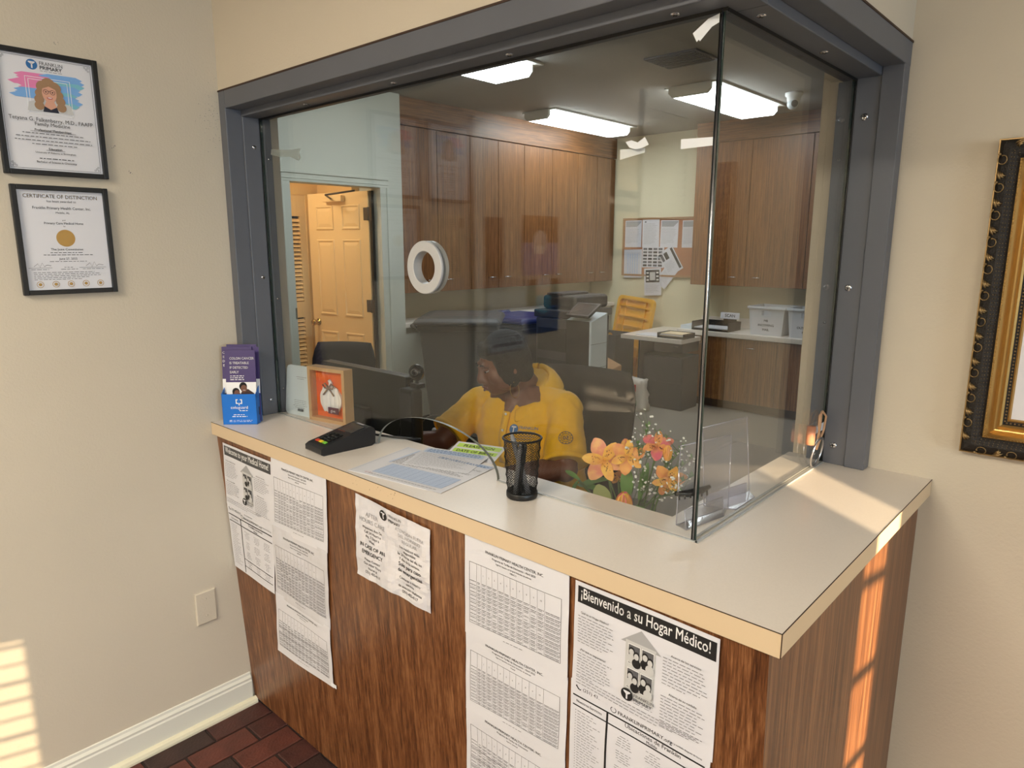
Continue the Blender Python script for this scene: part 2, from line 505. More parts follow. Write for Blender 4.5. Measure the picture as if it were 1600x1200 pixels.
WC = 2.74
struct(BX('ceiling', 'ceiling', (-0.12, -3.9, WC), (8.7, -0.09, WC+0.05)))
struct(BX('ceiling', 'ceiling', (1.72, -0.09, WC), (8.7, 0.83, WC+0.05)))
struct(BX('wall_left', 'wall', (-0.12, -3.9, 0), (0, 0.085, 2.78)))
struct(BX('wall_right', 'wall', (1.508, 0.717, 0), (8.7, 0.83, 2.78)))
W_BIG = (-3.0, -1.2, 0.9, 2.1)
mb = MB('wall'); mpe = lambda u, v, t: Vector((t, u, v)); oe = [(-3.9, 0), (.83, 0), (.83, 2.78), (-3.9, 2.78)]; he = [(W_BIG[0], W_BIG[2]), (W_BIG[1], W_BIG[2]), (W_BIG[1], W_BIG[3]), (W_BIG[0], W_BIG[3])]
mb.prism(oe, mpe, 8.6, 8.64, [he]); mb.walls(oe, mpe, 8.6, 8.64); mb.walls(he, mpe, 8.6, 8.64)
struct(mb.build('wall_east'))
# south wall with two window openings
SY = -3.76
wb = MB('wall')
def hole_wall(mb, x0, x1, z0, z1, holes, y0, y1):
    mp = lambda u, v, t: Vector((u, t, v))
    mb.prism([(x0, z0), (x1, z0), (x1, z1), (x0, z1)], mp, y0, y1, [[(a, c), (b, c), (b, d), (a, d)] for a, b, c, d in holes])
    mb.walls([(x0, z0), (x1, z0), (x1, z1), (x0, z1)], mp, y0, y1)
    for a, b, c, d in holes: mb.walls([(a, c), (b, c), (b, d), (a, d)], mp, y0, y1)
W_SIDE = (7.752, 8.045, 0.30, 2.00)
W_BLIND = (3.15, 4.40, 0.32, 1.12)
hole_wall(wb, -0.12, 8.72, 0, 2.78, [W_SIDE, W_BLIND], SY-0.02, SY)
struct(wb.build('wall_south'))
# header above the glass, front run and right-hand run
struct(BX('wall_header', 'wall', (0, -0.107, 2.049), (1.699, 0.0, 2.78)))
struct(BX('wall_header', 'wall', (1.592, 0.0, 2.049), (1.699, 0.717, 2.78)))

# old scuffs on the left wall by the window frame's top corner
mb = MB('ink_soft'); rn = random.Random(21)
for i in range(90):
    y = -.112-abs(rn.gauss(0, .035)); z = 1.975+rn.gauss(0, .045); q = rn.uniform(.0004, .0012)
    mb.add([(.0006, y-q, z-q*.6), (.0006, y+q, z-q*.4), (.0006, y+q*.7, z+q*.8), (.0006, y-q*.6, z+q*.5)], [(0, 1, 2, 3)])
for y, z in ((-.38, 1.795), (-.53, 2.105), (-.42, 1.86)):
    for i in range(6):
        a_, b_ = y+rn.uniform(-.006, .006), z+rn.uniform(-.004, .004); q = rn.uniform(.0006, .0016); mb.add([(.0006, a_-q, b_-q), (.0006, a_+q, b_-q*.3), (.0006, a_, b_+q)], [(0, 1, 2)])
mb.build('scuff_marks', bpy.data.objects['wall_left'], kind='stuff')

# sidelight with muntins
w3 = sempty('window_3', (W_SIDE[0], SY, W_SIDE[2]))
a, b, c, d = W_SIDE
mb = MB('trim_white')
mb.box((a-.05, SY-.02, c-.05), (a, SY+.015, d+.05)); mb.box((b, SY-.02, c-.05), (b+.05, SY+.015, d+.05))
mb.box((a, SY-.02, d), (b, SY+.015, d+.05)); mb.box((a, SY-.02, c-.05), (b, SY+.015, c))
mb.build('window_frame', w3)
for k in range(7):
    z = 0.62+k*0.2215
    BX('muntin', 'trim_white', (a, SY-.018, z-.014), (b, SY-.002, z+.014), w3)
BX('pane', 'pane', (a, SY-.012, c), (b, SY-.009, d), w3)
# blind window
w4 = sempty('window_4', (W_BLIND[0], SY, W_BLIND[2]))
a, b, c, d = W_BLIND
mb = MB('trim_white')
mb.box((a-.07, SY-.02, c-.07), (a, SY+.015, d+.07)); mb.box((b, SY-.02, c-.07), (b+.07, SY+.015, d+.07))
mb.box((a, SY-.02, d), (b, SY+.015, d+.07)); mb.box((a, SY-.02, c-.07), (b, SY+.03, c))
mb.build('window_frame', w4)
BX('pane', 'pane', (a, SY-.018, c), (b, SY-.014, d), w4)
BX('sun_dimmer', 'dimmer_sheet', (a, SY-.012, c), (b, SY-.0115, d), w4)  # unseen tinted sheet added to dim the sun patch on the left wall
sl = MB('trim_white').box((a+.005, -.013, -.001), (b-.005, .013, .001))
for k in range(15):
    o = sl.build('blind_slat', w4, fix=False) if k == 0 else o.copy()
    if k: COL.objects.link(o); o.parent = w4
    o.location = (-W_BLIND[0], .03, 0.02+k*0.054); o.rotation_euler = (R(9+7*math.sin(k*2.3)), 0, 0)

# unseen large window, added in the east wall to bring in cool daylight
w6 = sempty('window_6', (8.6, W_BIG[0], W_BIG[2]))
a, b, c, d = W_BIG
mb = MB('trim_white')
mb.box((8.585, a-.07, c-.07), (8.62, a, d+.07)); mb.box((8.585, b, c-.07), (8.62, b+.07, d+.07)); mb.box((8.585, a, d), (8.62, b, d+.07)); mb.box((8.57, a, c-.07), (8.62, b, c)); mb.box((8.60, (a+b)/2-.02, c), (8.62, (a+b)/2+.02, d))
mb.build('window_frame', w6)
BX('pane', 'pane', (8.625, a, c), (8.63, b, d), w6)
struct(BX('ground', 'mortar', (-4, -16, -.2), (24, -3.9, -.08)))

# office shell
OZ = 2.775
struct(BX('floor', 'carpet', (-3.2, 0.085, -0.05), (2.6, 5.85, 0.0)))
struct(BX('ceiling', 'ceiling', (-3.2, -0.0, OZ), (1.592, 5.85, OZ+.05)))
struct(BX('ceiling', 'ceiling', (1.592, 0.83, OZ), (2.6, 5.85, OZ+.05)))
struct(BX('wall_back', 'wall_back', (-3.2, 5.72, 0), (2.6, 5.84, OZ)))
struct(BX('wall_office_right', 'wall_back', (2.5, 0.83, 0), (2.6, 5.72, OZ)))
struct(BX('wall_office_front', 'wall_back', (-3.2, 0.0, 0), (-0.12, 0.085, OZ)))
struct(BX('wall_alcove', 'wall_back', (-2.9, 2.575, 0), (-2.82, 5.72, OZ)))
# door wall x=-2.45 with the doorway y 1.555..2.345
DX = -2.45
wd = MB('wall_pale')
mp = lambda u, v, t: Vector((t, u, v))
poly = [(0.085, 0), (1.555, 0), (1.555, 2.04), (2.345, 2.04), (2.345, 0), (2.575, 0), (2.575, OZ), (0.085, OZ)]
wd.prism(poly, mp, DX-.12, DX); wd.walls(poly, mp, DX-.12, DX)
struct(wd.build('wall_door'))
struct(BX('wall_door_return', 'wall_pale', (-2.9, 2.475, 0), (DX-.12, 2.575, OZ)))
# door casing with stepped mouldings
cs = sempty('trim_2', (DX, 1.95, 0))
for nm, (y0, y1, z0, z1) in {'left': (1.475, 1.555, 0, 2.04), 'right': (2.345, 2.425, 0, 2.04)}.items():
    mb = MB('wall_pale'); mb.box((DX, y0, z0), (DX+.014, y1, z1))
    o = y0 if nm == 'left' else y1-.022
    mb.box((DX+.014, o, z0), (DX+.024, o+.022, z1)); mb.build('casing', cs, .003)
mb = MB('wall_pale'); mb.box((DX, 1.475, 2.04), (DX+.014, 2.425, 2.12)); mb.box((DX+.014, 1.475, 2.098), (DX+.024, 2.425, 2.12)); mb.box((DX+.014, 1.475, 2.06), (DX+.019, 2.425, 2.07)); mb.build('casing', cs, .003)
mb = MB('steel'); mb.box((DX+.001, 1.540, 1.06), (DX+.017, 1.553, 1.14)); mb.build('strike_plate', cs, label='steel strike plate')
# hallway behind the doorway
HX = -3.42
struct(BX('wall_hall_back', 'hall_wall', (HX-.08, 0.6, 0), (HX, 2.9, OZ)))
struct(BX('wall_hall_side', 'hall_wall', (HX, 2.40, 0), (-2.9, 2.475, OZ)))
struct(BX('wall_hall_front', 'hall_wall', (HX, 0.6, 0), (-2.57, 0.66, OZ)))
struct(BX('floor', 'carpet', (HX-.08, 0.6, -0.05), (-3.2, 2.6, 0.0)))
struct(BX('ceiling', 'ceiling', (HX, 0.6, 2.5), (-2.57, 2.475, 2.55)))
area('hall_lamp', (-3.0, 1.45, 2.47), .4, .4, 13, (1.0, 0.84, 0.62))
# six-panel door swung into the hallway, hinged on the right
def panel_door(name, w, h, mt, loc, rz, panels):
    d = sempty(name, loc); d.rotation_euler = (0, 0, rz)
    BX('slab', mt, (-.018, -w, 0.01), (.012, 0, h), d, .002, fix=False)
    for (y0, y1, z0, z1) in panels:
        mb = MB(mt)
        mb.ring([[(.012, y0, z0), (.012, y1, z0), (.012, y1, z1), (.012, y0, z1)],
                 [(.020, y0+.004, z0+.004), (.020, y1-.004, z0+.004), (.020, y1-.004, z1-.004), (.020, y0+.004, z1-.004)],
                 [(.020, y0+.014, z0+.014), (.020, y1-.014, z0+.014), (.020, y1-.014, z1-.014), (.020, y0+.014, z1-.014)],
                 [(.0125, y0+.022, z0+.022), (.0125, y1-.022, z0+.022), (.0125, y1-.022, z1-.022), (.0125, y0+.022, z1-.022)],
                 [(.018, y0+.05, z0+.05), (.018, y1-.05, z0+.05), (.018, y1-.05, z1-.05), (.018, y0+.05, z1-.05)]], True, True, False)
        mb.build('door_panel', d, fix=False)
    return d
dw = 0.74
L0, L1 = -dw+.10, -dw/2-.05; R0, R1 = -dw/2+.05, -.10
pn = [(L0, L1, 1.72, 1.92), (R0, R1, 1.72, 1.92), (L0, L1, 1.00, 1.64), (R0, R1, 1.00, 1.64), (L0, L1, .18, .86), (R0, R1, .18, .86)]
d1 = panel_door('door_1', dw, 2.02, 'door_cream', (DX-.095, 2.312, 0), R(-83), pn)
mb = MB('brass'); k = Matrix.Translation((.012, -dw+.07, .93)) @ Matrix.Rotation(R(90), 4, 'Y')
mb.lathe([(.030, 0), (.030, .006), (.012, .010), (.011, .035), (.026, .045), (.029, .058), (.022, .072), (.004, .076)], mtx=k, n=18); mb.build('door_knob', d1, fix=False)
for z in (0.22, 1.10, 1.84):
    mb = MB('hinge'); mb.box((.010, -.055, z-.05), (.0145, .0, z+.05)); mb.cyl((.018, .004, z-.052), (.018, .004, z+.052), .008); mb.box((.016, .006, z-.05), (.02, .045, z+.05)); mb.build('hinge', d1, fix=False)
mb = MB('door_cream'); mb.box((.014, -.50, 1.945), (.055, -.27, 1.995)); mb.build('closer_body', d1, .004, fix=False)
mb = MB('hinge'); mb.tube([(.05, -.40, 1.97), (.22, -.26, 1.985), (.12, -.03, 2.015)], .008, 6); mb.build('closer_arm', d1, fix=False)
BX('door_gap_shade', 'black', (-.02, .012, 0.0), (.008, .034, 2.02), d1, fix=False)  # black strip paints the shade in the gap beside the hinges
# louvred closet door on the hallway's back wall
d2 = sempty('door_2', (HX, 2.0, 0))
mb = MB('door_cream')
for y0, y1 in ((1.68, 1.74), (2.19, 2.25)): mb.box((HX, y0, 0), (HX+.035, y1, 2.02))
for z0, z1 in ((0, .12), (.96, 1.10), (1.84, 2.02)): mb.box((HX, 1.74, z0), (HX+.035, 2.19, z1))
mb.build('stile_and_rail', d2)
mb = MB('hall_wall'); mb.box((HX, 1.6, 2.02), (HX+.04, 2.32, 2.08)); mb.box((HX, 2.25, 0), (HX+.04, 2.32, 2.02)); mb.build('casing', d2)
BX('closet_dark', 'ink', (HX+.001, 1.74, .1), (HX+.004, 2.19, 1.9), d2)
lv = MB('door_cream').box((-.004, -.224, -.016), (.004, .224, .016))
n = 0
for z in [0.14+.036*i for i in range(23)]+[1.12+.036*i for i in range(20)]:
    o = lv.build('louvre_slat', d2, fix=False) if n == 0 else o.copy()
    if n: COL.objects.link(o); o.parent = d2
    o.location = (.021, -.035, z); o.rotation_euler = (0, R(-38), 0); n += 1

# ------------------------------------------------------------------ grey steel window frame
T0, T1, T2 = 2.0507, 1.9985, 1.9807      # outer top, first soffit, soffit at the glass
tf = sempty('trim_1', (0, 0, 0))
mb = MB('frame_grey')
mb.box((0, -.109, H), (.0386, .03, T0)); mb.box((.0386, -.060, H), (.0463, -.005, T2)); mb.box((.0386, .005, H), (.0520, .03, T2)); mb.build('jamb_left', tf, .002)
mb = MB('frame_grey')
mb.box((1.592, .681, H), (1.653, .7165, T0-.002)); mb.box((1.6525, .676, H), (1.7005, .7165, T0-.002))
mb.build('jamb_right', tf, .002)
BX('inner_stop', 'frame_grey', (1.553, .690, H), (1.587, .722, T2), tf, .001)
mp3 = lambda u, v, t: Vector((u, v, t))
outer = [(.0386, -.109), (1.701, -.109), (1.701, .717), (1.562, .717), (1.562, .03), (.0386, .03)]
mb = MB('frame_grey')
# soffit: L-shaped plates
mb.box((.0386, -.109, T1), (1.701, -.060, T0)); mb.box((1.652, -.060, T1), (1.701, .717, T0))
mb.box((.0386, -.060, T2), (1.652, .03, T0)); mb.box((1.562, .03, T2), (1.652, .717, T0))
mb.build('head_rail', tf, .002)
mb = MB('black')
mb.box((.0463, -.006, T2-.006), (1.60, -.0045, T2)); mb.box((.0463, -.006, H+.003), (.0493, -.0045, T2)); mb.box((1.5975, 0, T2-.006), (1.599, .681, T2)); mb.box((1.5975, .678, H+.003), (1.599, .6808, T2))
mb.build('gasket', tf)
def screw(name, loc, normal, parent, r=.0085):
    mb = MB('steel'); q = Vector(normal).to_track_quat('Z', 'Y').to_matrix().to_4x4()
    mb.lathe([(r, 0), (r*.95, .0016), (r*.55, .0026), (.0005, .003)], n=14, mtx=q)
    mb.use('ink').box((-r*.55, -r*.12, .0022), (r*.55, r*.12, .0032), q); mb.box((-r*.12, -r*.55, .0022), (r*.12, r*.55, .0032), q)
    o = mb.build(name, parent, fix=False); o.location = loc; return o
for z in (1.893, 1.491, 1.085):
    screw('screw', (1.622, .681, z), (0, -1, 0), tf)
    screw('screw', (.0463, -.027, z), (1, 0, 0), tf, .0065)
for x in (.356, .75, 1.131, 1.515): screw('screw', (x, -.029, T2), (0, 0, -1), tf)
for y in (.077, .386): screw('screw', (1.621, y, T2), (0, 0, -1), tf)
for z in (1.86, 1.42, 1.12): screw('screw', (.0522, .017, z), (1, 0, 0), tf, .004)
for z in (1.80, 1.40, 1.10): screw('screw', (1.570, .690, z), (0, -1, 0), tf, .004)
mb = MB('seam')     # dark caulk line along the top of the frame
mb.box((0, -.1105, T0-.002), (1.7025, -.106, T0+.0025)); mb.box((1.698, -.1105, T0-.002), (1.7025, .717, T0+.0025)); mb.build('caulk_line', tf)

# ------------------------------------------------------------------ glass: front pane with arch and talk-through port, right pane
def arc(cx, cz, rx, rz, a0, a1, n): return [(cx+rx*math.cos(a0+(a1-a0)*i/n), cz+rz*math.sin(a0+(a1-a0)*i/n)) for i in range(n+1)]
zb = H+.001
arch = arc(.833, zb, .236, .1085, 0, PI, 30)          # right end -> left end
outline = [(.047, zb)]+list(reversed(arch))+[(1.588, zb), (1.588, T2-.001), (.047, T2-.001)]
port = arc(.824, 1.5385, .047, .047, 0, 2*PI, 28)[:-1]
mpy = lambda u, v, t: Vector((u, t, v))
g = MB('pane'); g.prism(outline, mpy, -.004, .004, [port])
g.use('glass_rim').walls(list(reversed(arch)), mpy, -.004, .004, closed=False)
g.walls(port, mpy, -.004, .004)
g.use('glass_edge').walls([(1.588, zb), (1.588, T2-.001)], mpy, -.004, .004, closed=False)
g.use('glass_edge').walls([(.047, T2-.001), (.047, zb)], mpy, -.004, .004, closed=False)
w1 = struct(g.build('window_1'))
ringm = MB('alu')
def annulus(y0, y1, r0, r1, bev):
    k = Matrix.Translation((.824, 0, 1.5385)) @ Matrix.Rotation(R(90), 4, 'X')
    return [(r0, y0), (r0, y1-bev*.4), (r0+bev, y1), (r1-bev, y1), (r1, y1-bev), (r1, y0)], k
pr, k = annulus(.0042, .0115, .0405, .066, .0018)
ringm.lathe(pr+[pr[0]], n=48, mtx=k, smooth=False)
pr2 = [(.0405, -.016), (.0405, .0042), (.0465, .0042), (.0465, -.016), (.0405, -.016)]
ringm.lathe(pr2, n=48, mtx=k, smooth=False)
pr3 = [(.0465, -.014), (.066, -.014), (.066, -.0042), (.0465, -.0042), (.0465, -.014)]
ringm.lathe(pr3, n=48, mtx=k, smooth=False)
ringm.build('talk_through_ring', w1, label='brushed aluminium talk-through ring')
mb = MB('silicone'); mb.box((.047, -.009, H), (.592, -.004, H+.0025)); mb.box((1.072, -.009, H), (1.600, -.004, H+.0025)); mb.build('sealant_bead', w1)
g = MB('pane')
mpx = lambda u, v, t: Vector((t, u, v))
o2 = [(-.004, zb), (.681, zb), (.681, T2-.001), (-.004, T2-.001)]
g.prism(o2, mpx, 1.588, 1.596)
g.use('glass_edge').walls([(-.004, zb), (-.004, T2-.001)], mpx, 1.588, 1.596, closed=False)
g.walls([(.681, zb), (.681, T2-.001)], mpx, 1.588, 1.596, closed=False)
w2 = struct(g.build('window_2'))
mb = MB('silicone'); mb.box((1.596, -.009, H), (1.602, .68, H+.0025)); mb.box((1.583, .01, H), (1.588, .68, H+.0025)); mb.build('sealant_bead', w2)
mb = MB('steel'); mb.cyl((1.5905, -.0052, H+.002), (1.5905, -.0052, T2-.002), .0022, n=8); mb.use('black').cyl((1.5865, -.0046, H+.002), (1.5865, -.0046, T2-.002), .0014, n=6); mb.build('joint_bead', w2, label='bright polished bead in the corner joint of the panes')

# ------------------------------------------------------------------ baseboard on the left wall
bb = sempty('baseboard_left', (0, -2, 0))
def prof(mt, pts, y0, y1, nm):
    mb = MB(mt); mp = lambda u, v, t: Vector((u, t, v)); mb.prism(pts, mp, y0, y1); mb.walls(pts, mp, y0, y1); return mb.build(nm, bb)
prof('trim_white', [(0, 0), (.013, 0), (.013, .083), (.010, .088), (.011, .096), (.005, .104), (.004, .112), (0, .114)], -3.7, -.155, 'board')
prof('shoe', [(.013, 0), (.030, 0), (.030, .008), (.026, .017), (.018, .022), (.013, .022)], -3.7, -.146, 'shoe_moulding')

# ------------------------------------------------------------------ reception counter
ct = thing('reception_counter', 'L-shaped reception counter with beige laminate top over wood-grain panels', 'counter', (.9, -.05, 0))
top = [(0.001, -.2154), (1.8454, -.2154), (1.8454, .7165), (1.498, .7165), (1.498, .078), (0.001, .078)]
mb = MB('laminate'); mb.prism(top, mp3, H-.0401, H)
mb.use('laminate_edge').walls(top, mp3, H-.0401, H); mb.build('worktop', ct)
mb = MB('seam'); e = .0007
mb.box((.001, -.2154-e, H-.0009), (1.8454+e, -.2154+e, H+.0003)); mb.box((1.8454-e, -.2154, H-.0009), (1.8454+e, .7165, H+.0003)); mb.box((1.8454-e, -.2154-e, H-.0401), (1.8454+e, -.2154+e, H)); mb.build('edge_seam', ct)
ZT = H-.0401
def lean(z): return -(.1437+(.2031-.1437)*z/H)
mb = MB('wood_front')
q = [(.002, lean(0), .012), (1.805, lean(0), .012), (1.805, lean(ZT), ZT-.0005), (.002, lean(ZT), ZT-.0005)]
mb.ring([q, [(x, y+.018, z) for x, y, z in q]], True, True, False); mb.build('front_panel', ct)
mb = MB('wood_front'); mp = lambda u, v, t: Vector((t, u, v))
pp = [(lean(0.012)-.0004, .012), (.716, .012), (.716, ZT-.0005), (lean(ZT)-.0004, ZT-.0005)]
mb.prism(pp, mp, 1.8052, 1.8235); mb.walls(pp, mp, 1.8052, 1.8235); mb.build('end_panel', ct)
mb = MB('seam'); rn = random.Random(4)
for i in range(16):
    x = .80+rn.uniform(-.06, .16); z = ZT+.028+rn.uniform(-.012, .010); q = rn.uniform(.0008, .0022)
    mb.add([(x-q*.5, -.2164, z-q), (x+q*.4, -.2164, z-q*.3), (x+q*.2, -.2164, z+q*1.4)], [(0, 1, 2)])
mb.build('edge_scuffs', ct, kind='stuff')
BX('toe_board', 'seam', (.02, -.12, 0), (1.80, -.10, .0125), ct)

# ================================================================== THINGS ON THE WAITING-ROOM SIDE
# ---- printed sheets taped to the leaning front panel
class Sheet:
    """sheet given by its corners (x,z) on the panel; slightly cockled"""
    def __init__(s, name, label, TL, TR, BR, BL, w, h, off=.0022, mt='paper_gloss', group=None, wav=.0012, seed=0, crink=0.0):
        s.c = (TL, TR, BR, BL); s.w = w; s.h = h; s.off = off; s.wav = wav; s.sd = seed; s.ck = crink
        n = 22 if crink else 8; mb = MB(mt)
        def grid(t): return [s.pt(w*i/n, h*j/n, t) for j in range(n+1) for i in range(n+1)]
        A = grid(0); B = grid(-.0006); k = (n+1)**2
        fs = []
        for j in range(n):
            for i in range(n):
                a = j*(n+1)+i; fs.append((a, a+1, a+n+2, a+n+1)); fs.append((a+k, a+n+1+k, a+n+2+k, a+1+k))
        edge = [i for i in range(n+1)]+[j*(n+1)+n for j in range(1, n+1)]+[n*(n+1)+i for i in range(n-1, -1, -1)]+[j*(n+1) for j in range(n-1, 0, -1)]
        for q in range(len(edge)):
            a, b = edge[q], edge[(q+1) % len(edge)]; fs.append((a, a+k, b+k, b))
        mb.add(A+B, fs, False)
        s.o = tag(mb.build(name), label, 'paper sheet', group)
    def pt(s, u, v, t):
        a = u/s.w; b = v/s.h; TL, TR, BR, BL = s.c
        x = (BL[0]*(1-a)+BR[0]*a)*(1-b)+(TL[0]*(1-a)+TR[0]*a)*b
        z = (BL[1]*(1-a)+BR[1]*a)*(1-b)+(TL[1]*(1-a)+TR[1]*a)*b
        w = s.wav*(1+math.sin(7*a+3.1*b+s.sd)*.6+math.sin(11*b-4*a+s.sd*2)*.4)
        if s.ck: w += s.ck*(.5+noise.noise(Vector((a*5.5, b*4.5, s.sd)))+.4*noise.noise(Vector((a*13, b*11, s.sd))))
        return Vector((x, lean(z)-s.off-w-t, z))
    def ink(s): q = Ink(s.pt, s.w, s.h, .0006); q.bend = True; q.lift = .0006 if not s.ck else .0012; q.seed = random.Random(s.sd+5); return q

def fee_table(sh, title, sub, bands=False, small=False):
    k = sh.ink(); w, h = sh.w, sh.h
    k.text(title, w*.5, h*.875, .0082, bold=.012, fit=w*.6)
    for i, t in enumerate(sub): k.text(t, w*.5, h*(.838-.033*i), .0062 if i == 0 else .0048, fit=w*.78, bold=.008)
    y1 = h*.74; y0 = h*.13; x0 = w*.05; x1 = w*.94
    k.frame(x0, y0, x1, y1, .0008)
    cols = [x0+(x1-x0)*c for c in (.085, .14, .20, .265, .33, .40, .47, .54, .61, .685, .76, .835)]
    for i, c in enumerate(cols): k.quad(c, y0 if i != 1 or bands else y0, c+.0005, y1, 'ink' if i in (0, 11) else 'ink_soft')
    for i, c in enumerate(cols[2:]): k.text(str(i+1), c-.009, y1-.022, .0052, 'ink_soft')
    rows = 12
    for r in range(rows):
        yb = y1-.036-(y1-.036-y0)*(r+.9)/rows
        xs = [x0]+cols+[x1]
        for i in range(len(xs)-1):
            if k.seed.random() < .93: k.greek(xs[i]+.002, xs[i+1]-.0015, yb+.0035, .0014, 'ink_soft', (.008, .016), .001, 1)
            if i > 0: k.greek(xs[i]+.003, xs[i+1]-.004, yb+.0008, .0011, 'ink_soft', (.006, .012), .001, 1)
        if bands:
            if r % 3 == 2: k.quad(x0, yb-.0008, x1, yb+.0004, 'ink')
        elif r % 2: k.quad(x0, yb-.0006, x1, yb-.0001, 'ink_soft')
    k.greek(w*.4, w*.6, h*.08, .0012, 'ink_soft')
    k.build(sh.o)

def welcome(sh, title, heads, solid):
    k = sh.ink(); w, h = sh.w, sh.h
    k.area(w*.025, h*.815, w*.985, h*.965, solid, 10, 2)
    k.up(); k.text(title, w*.5, h*.862, .0285, 'white', fit=w*.9, bold=.012); k.up(-.0003)
    k.area(w*.40, h*.19, w*.61, h*.68, 'portrait_grey', 4, 8)
    k.poly([(w*.365, h*.655), (w*.505, h*.80), (w*.645, h*.655)], 'ink_pale'); k.up()
    for (a, b) in ((.42, .48), (.515, .48), (.42, .27), (.515, .27)):
        x, y = w*a, h*b; pw, ph = w*.085, h*.175
        k.quad(x, y, x+pw, y+ph, 'white', 1); k.up(); k.quad(x+.001, y+.001, x+pw-.001, y+ph-.001, 'ink_soft', 1); k.up()
        for q in range(2):
            u = x+pw*(.3+.42*q); v = y+ph*(.62-.14*q)
            k.disc(u, v-.013, .0085, .009, 'ink' if (q+int(a*10)) % 2 else 'portrait_grey', 12)
            k.disc(u, v+.002, .0062, .0075, 'ink', 12); k.up(); k.disc(u, v, .0048, .006, 'portrait_grey', 12); k.up()
        k.up(-.0012)
    k.up(-.0003)
    logo(k, w*.43, h*.205, .012)
    k.text('FRANKLIN', w*.48, h*.215, .0085, 'ink_soft', 'l'); k.text('PRIMARY', w*.48, h*.175, .0088, 'ink', 'l', bold=.01)
    k.greek(w*.48, w*.61, h*.16, .0009)
    y = .75
    for hd, n in heads[0]:
        k.text(hd, w*.06, h*(y-.02), .0058, 'ink', 'l', bold=.01); k.para(w*.04, w*.32, h*(y-.05), n, .0058); y -= .05+n*.0058/h+.03
    y = .72
    for hd, n in heads[1]:
        k.text(hd, w*.71, h*(y-.02), .0058, 'ink', 'l', bold=.01); k.para(w*.66, w*.95, h*(y-.05), n, .0058); y -= .05+n*.0058/h+.03
    k.para(w*.04, w*.95, h*.12, 3, .0062)
    k.build(sh.o)

def services(sh, tel, web, t1, t2, t3, corner):
    k = sh.ink(); w, h = sh.w, sh.h
    k.text(tel, w*.10, h*.93, .0098, 'ink', 'l', bold=.004)
    k.poly([(w*.04, h*.955), (w*.05, h*.965), (w*.06, h*.945), (w*.075, h*.93), (w*.085, h*.94), (w*.08, h*.92), (w*.06, h*.925)], 'ink')
    k.text(web[0], w*.40, h*.955, .0055, 'ink', 'l', bold=.008)
    k.circle(w*.335, h*.905, .006, .0012); k.text(web[1], w*.37, h*.885, .0105, 'ink', 'l', bold=.004)
    k.text(corner, w*.95, h*.90, .0048, 'ink', 'r', fit=w*.22, bold=.006)
    k.quad(w*.02, h*.845, w*.97, h*.86, 'ink'); k.quad(w*.02, h*.745, w*.97, h*.758, 'ink')
    k.quad(w*.285, h*.02, w*.30, h*.86, 'ink')
    k.text(t1, w*.15, h*.79, .0085, 'ink', fit=w*.2); k.text(t2, w*.62, h*.805, .0115, 'ink', bold=.006); k.text(t3, w*.62, h*.765, .008, 'ink', bold=.008)
    for i in range(22): k.disc(w*.045, h*(.70-.029*i)+.0006, .0009, m='ink', n=6); k.greek(w*.06, w*.27, h*(.70-.029*i), .0011, full=k.seed.uniform(.4, .95))
    for c in range(3):
        x = w*(.33+.215*c)
        for b in range(4):
            for i in range(5): k.para(x, x+w*.19, h*(.69-.155*b)-i*.0052, 1, .005, .0011, 'ink_soft', True)
    k.quad(w*.30, h*.235, w*.97, h*.245, 'ink'); k.quad(w*.30, h*.12, w*.97, h*.13, 'ink')
    k.build(sh.o)

s = Sheet('welcome_sheet', 'sheet headed Welcome to your Medical Home in white on a grey band', (.042, .972), (.347, .972), (.311, .745), (.012, .756), .28, .216, .0022, 'paper', seed=1)
welcome(s, 'Welcome to your Medical Home!', ([('What is a Medical Home?', 9), ('Why is it important?', 8)], [('About our services', 8), ('About your care', 11)]), 'ink_grey')
s = Sheet('services_sheet', 'sheet with grey rules and lists taped under the Welcome sheet', (.012, .757), (.311, .755), (.266, .515), (.006, .527), .28, .216, .0030, 'paper', seed=2)
services(s, '(251) 432-4117', ('For more information', 'FRANKLINPRIMARY.org'), 'Our Services', 'Franklin Locations', 'Mobile', 'Appointments and after hours')

fg = None
s = Sheet('fee_schedule', 'English fee table sheet, topmost of its column, beside the Welcome sheet', (.353, .9935), (.639, .9935), (.606, .765), (.309, .750), .28, .216, .0042, 'paper', seed=3)
fee_table(s, 'FRANKLIN PRIMARY HEALTH CENTER, INC.', ['Discount Fee Schedule - April 2025', 'Based on the poverty guidelines by family size', 'MEDICAL'])
s = Sheet('fee_schedule', 'middle fee table sheet of the left column, with a shiny streak', (.309, .766), (.606, .770), (.572, .512), (.277, .520), .28, .216, .0030, 'paper_film', seed=4, wav=.0016, crink=.0020)
fee_table(s, 'FRANKLIN PRIMARY HEALTH CENTER, INC.', ['Discount Fee Schedule - April 2025', 'Based on the poverty guidelines by family size', 'DENTAL'])
s = Sheet('fee_schedule', 'lowest fee table sheet of the left column, with heavy rules and a torn tape corner', (.277, .530), (.572, .520), (.556, .314), (.233, .301), .28, .216, .0022, 'paper', seed=5, wav=.002)
fee_table(s, 'FRANKLIN PRIMARY HEALTH CENTER, INC.', ['Discount Fee Schedule', 'Monthly income'], True)
tp = MB('tape').box((.545, lean(.33)-.0042, .319), (.572, lean(.33)-.0036, .330)).build('torn_tape', s.o)

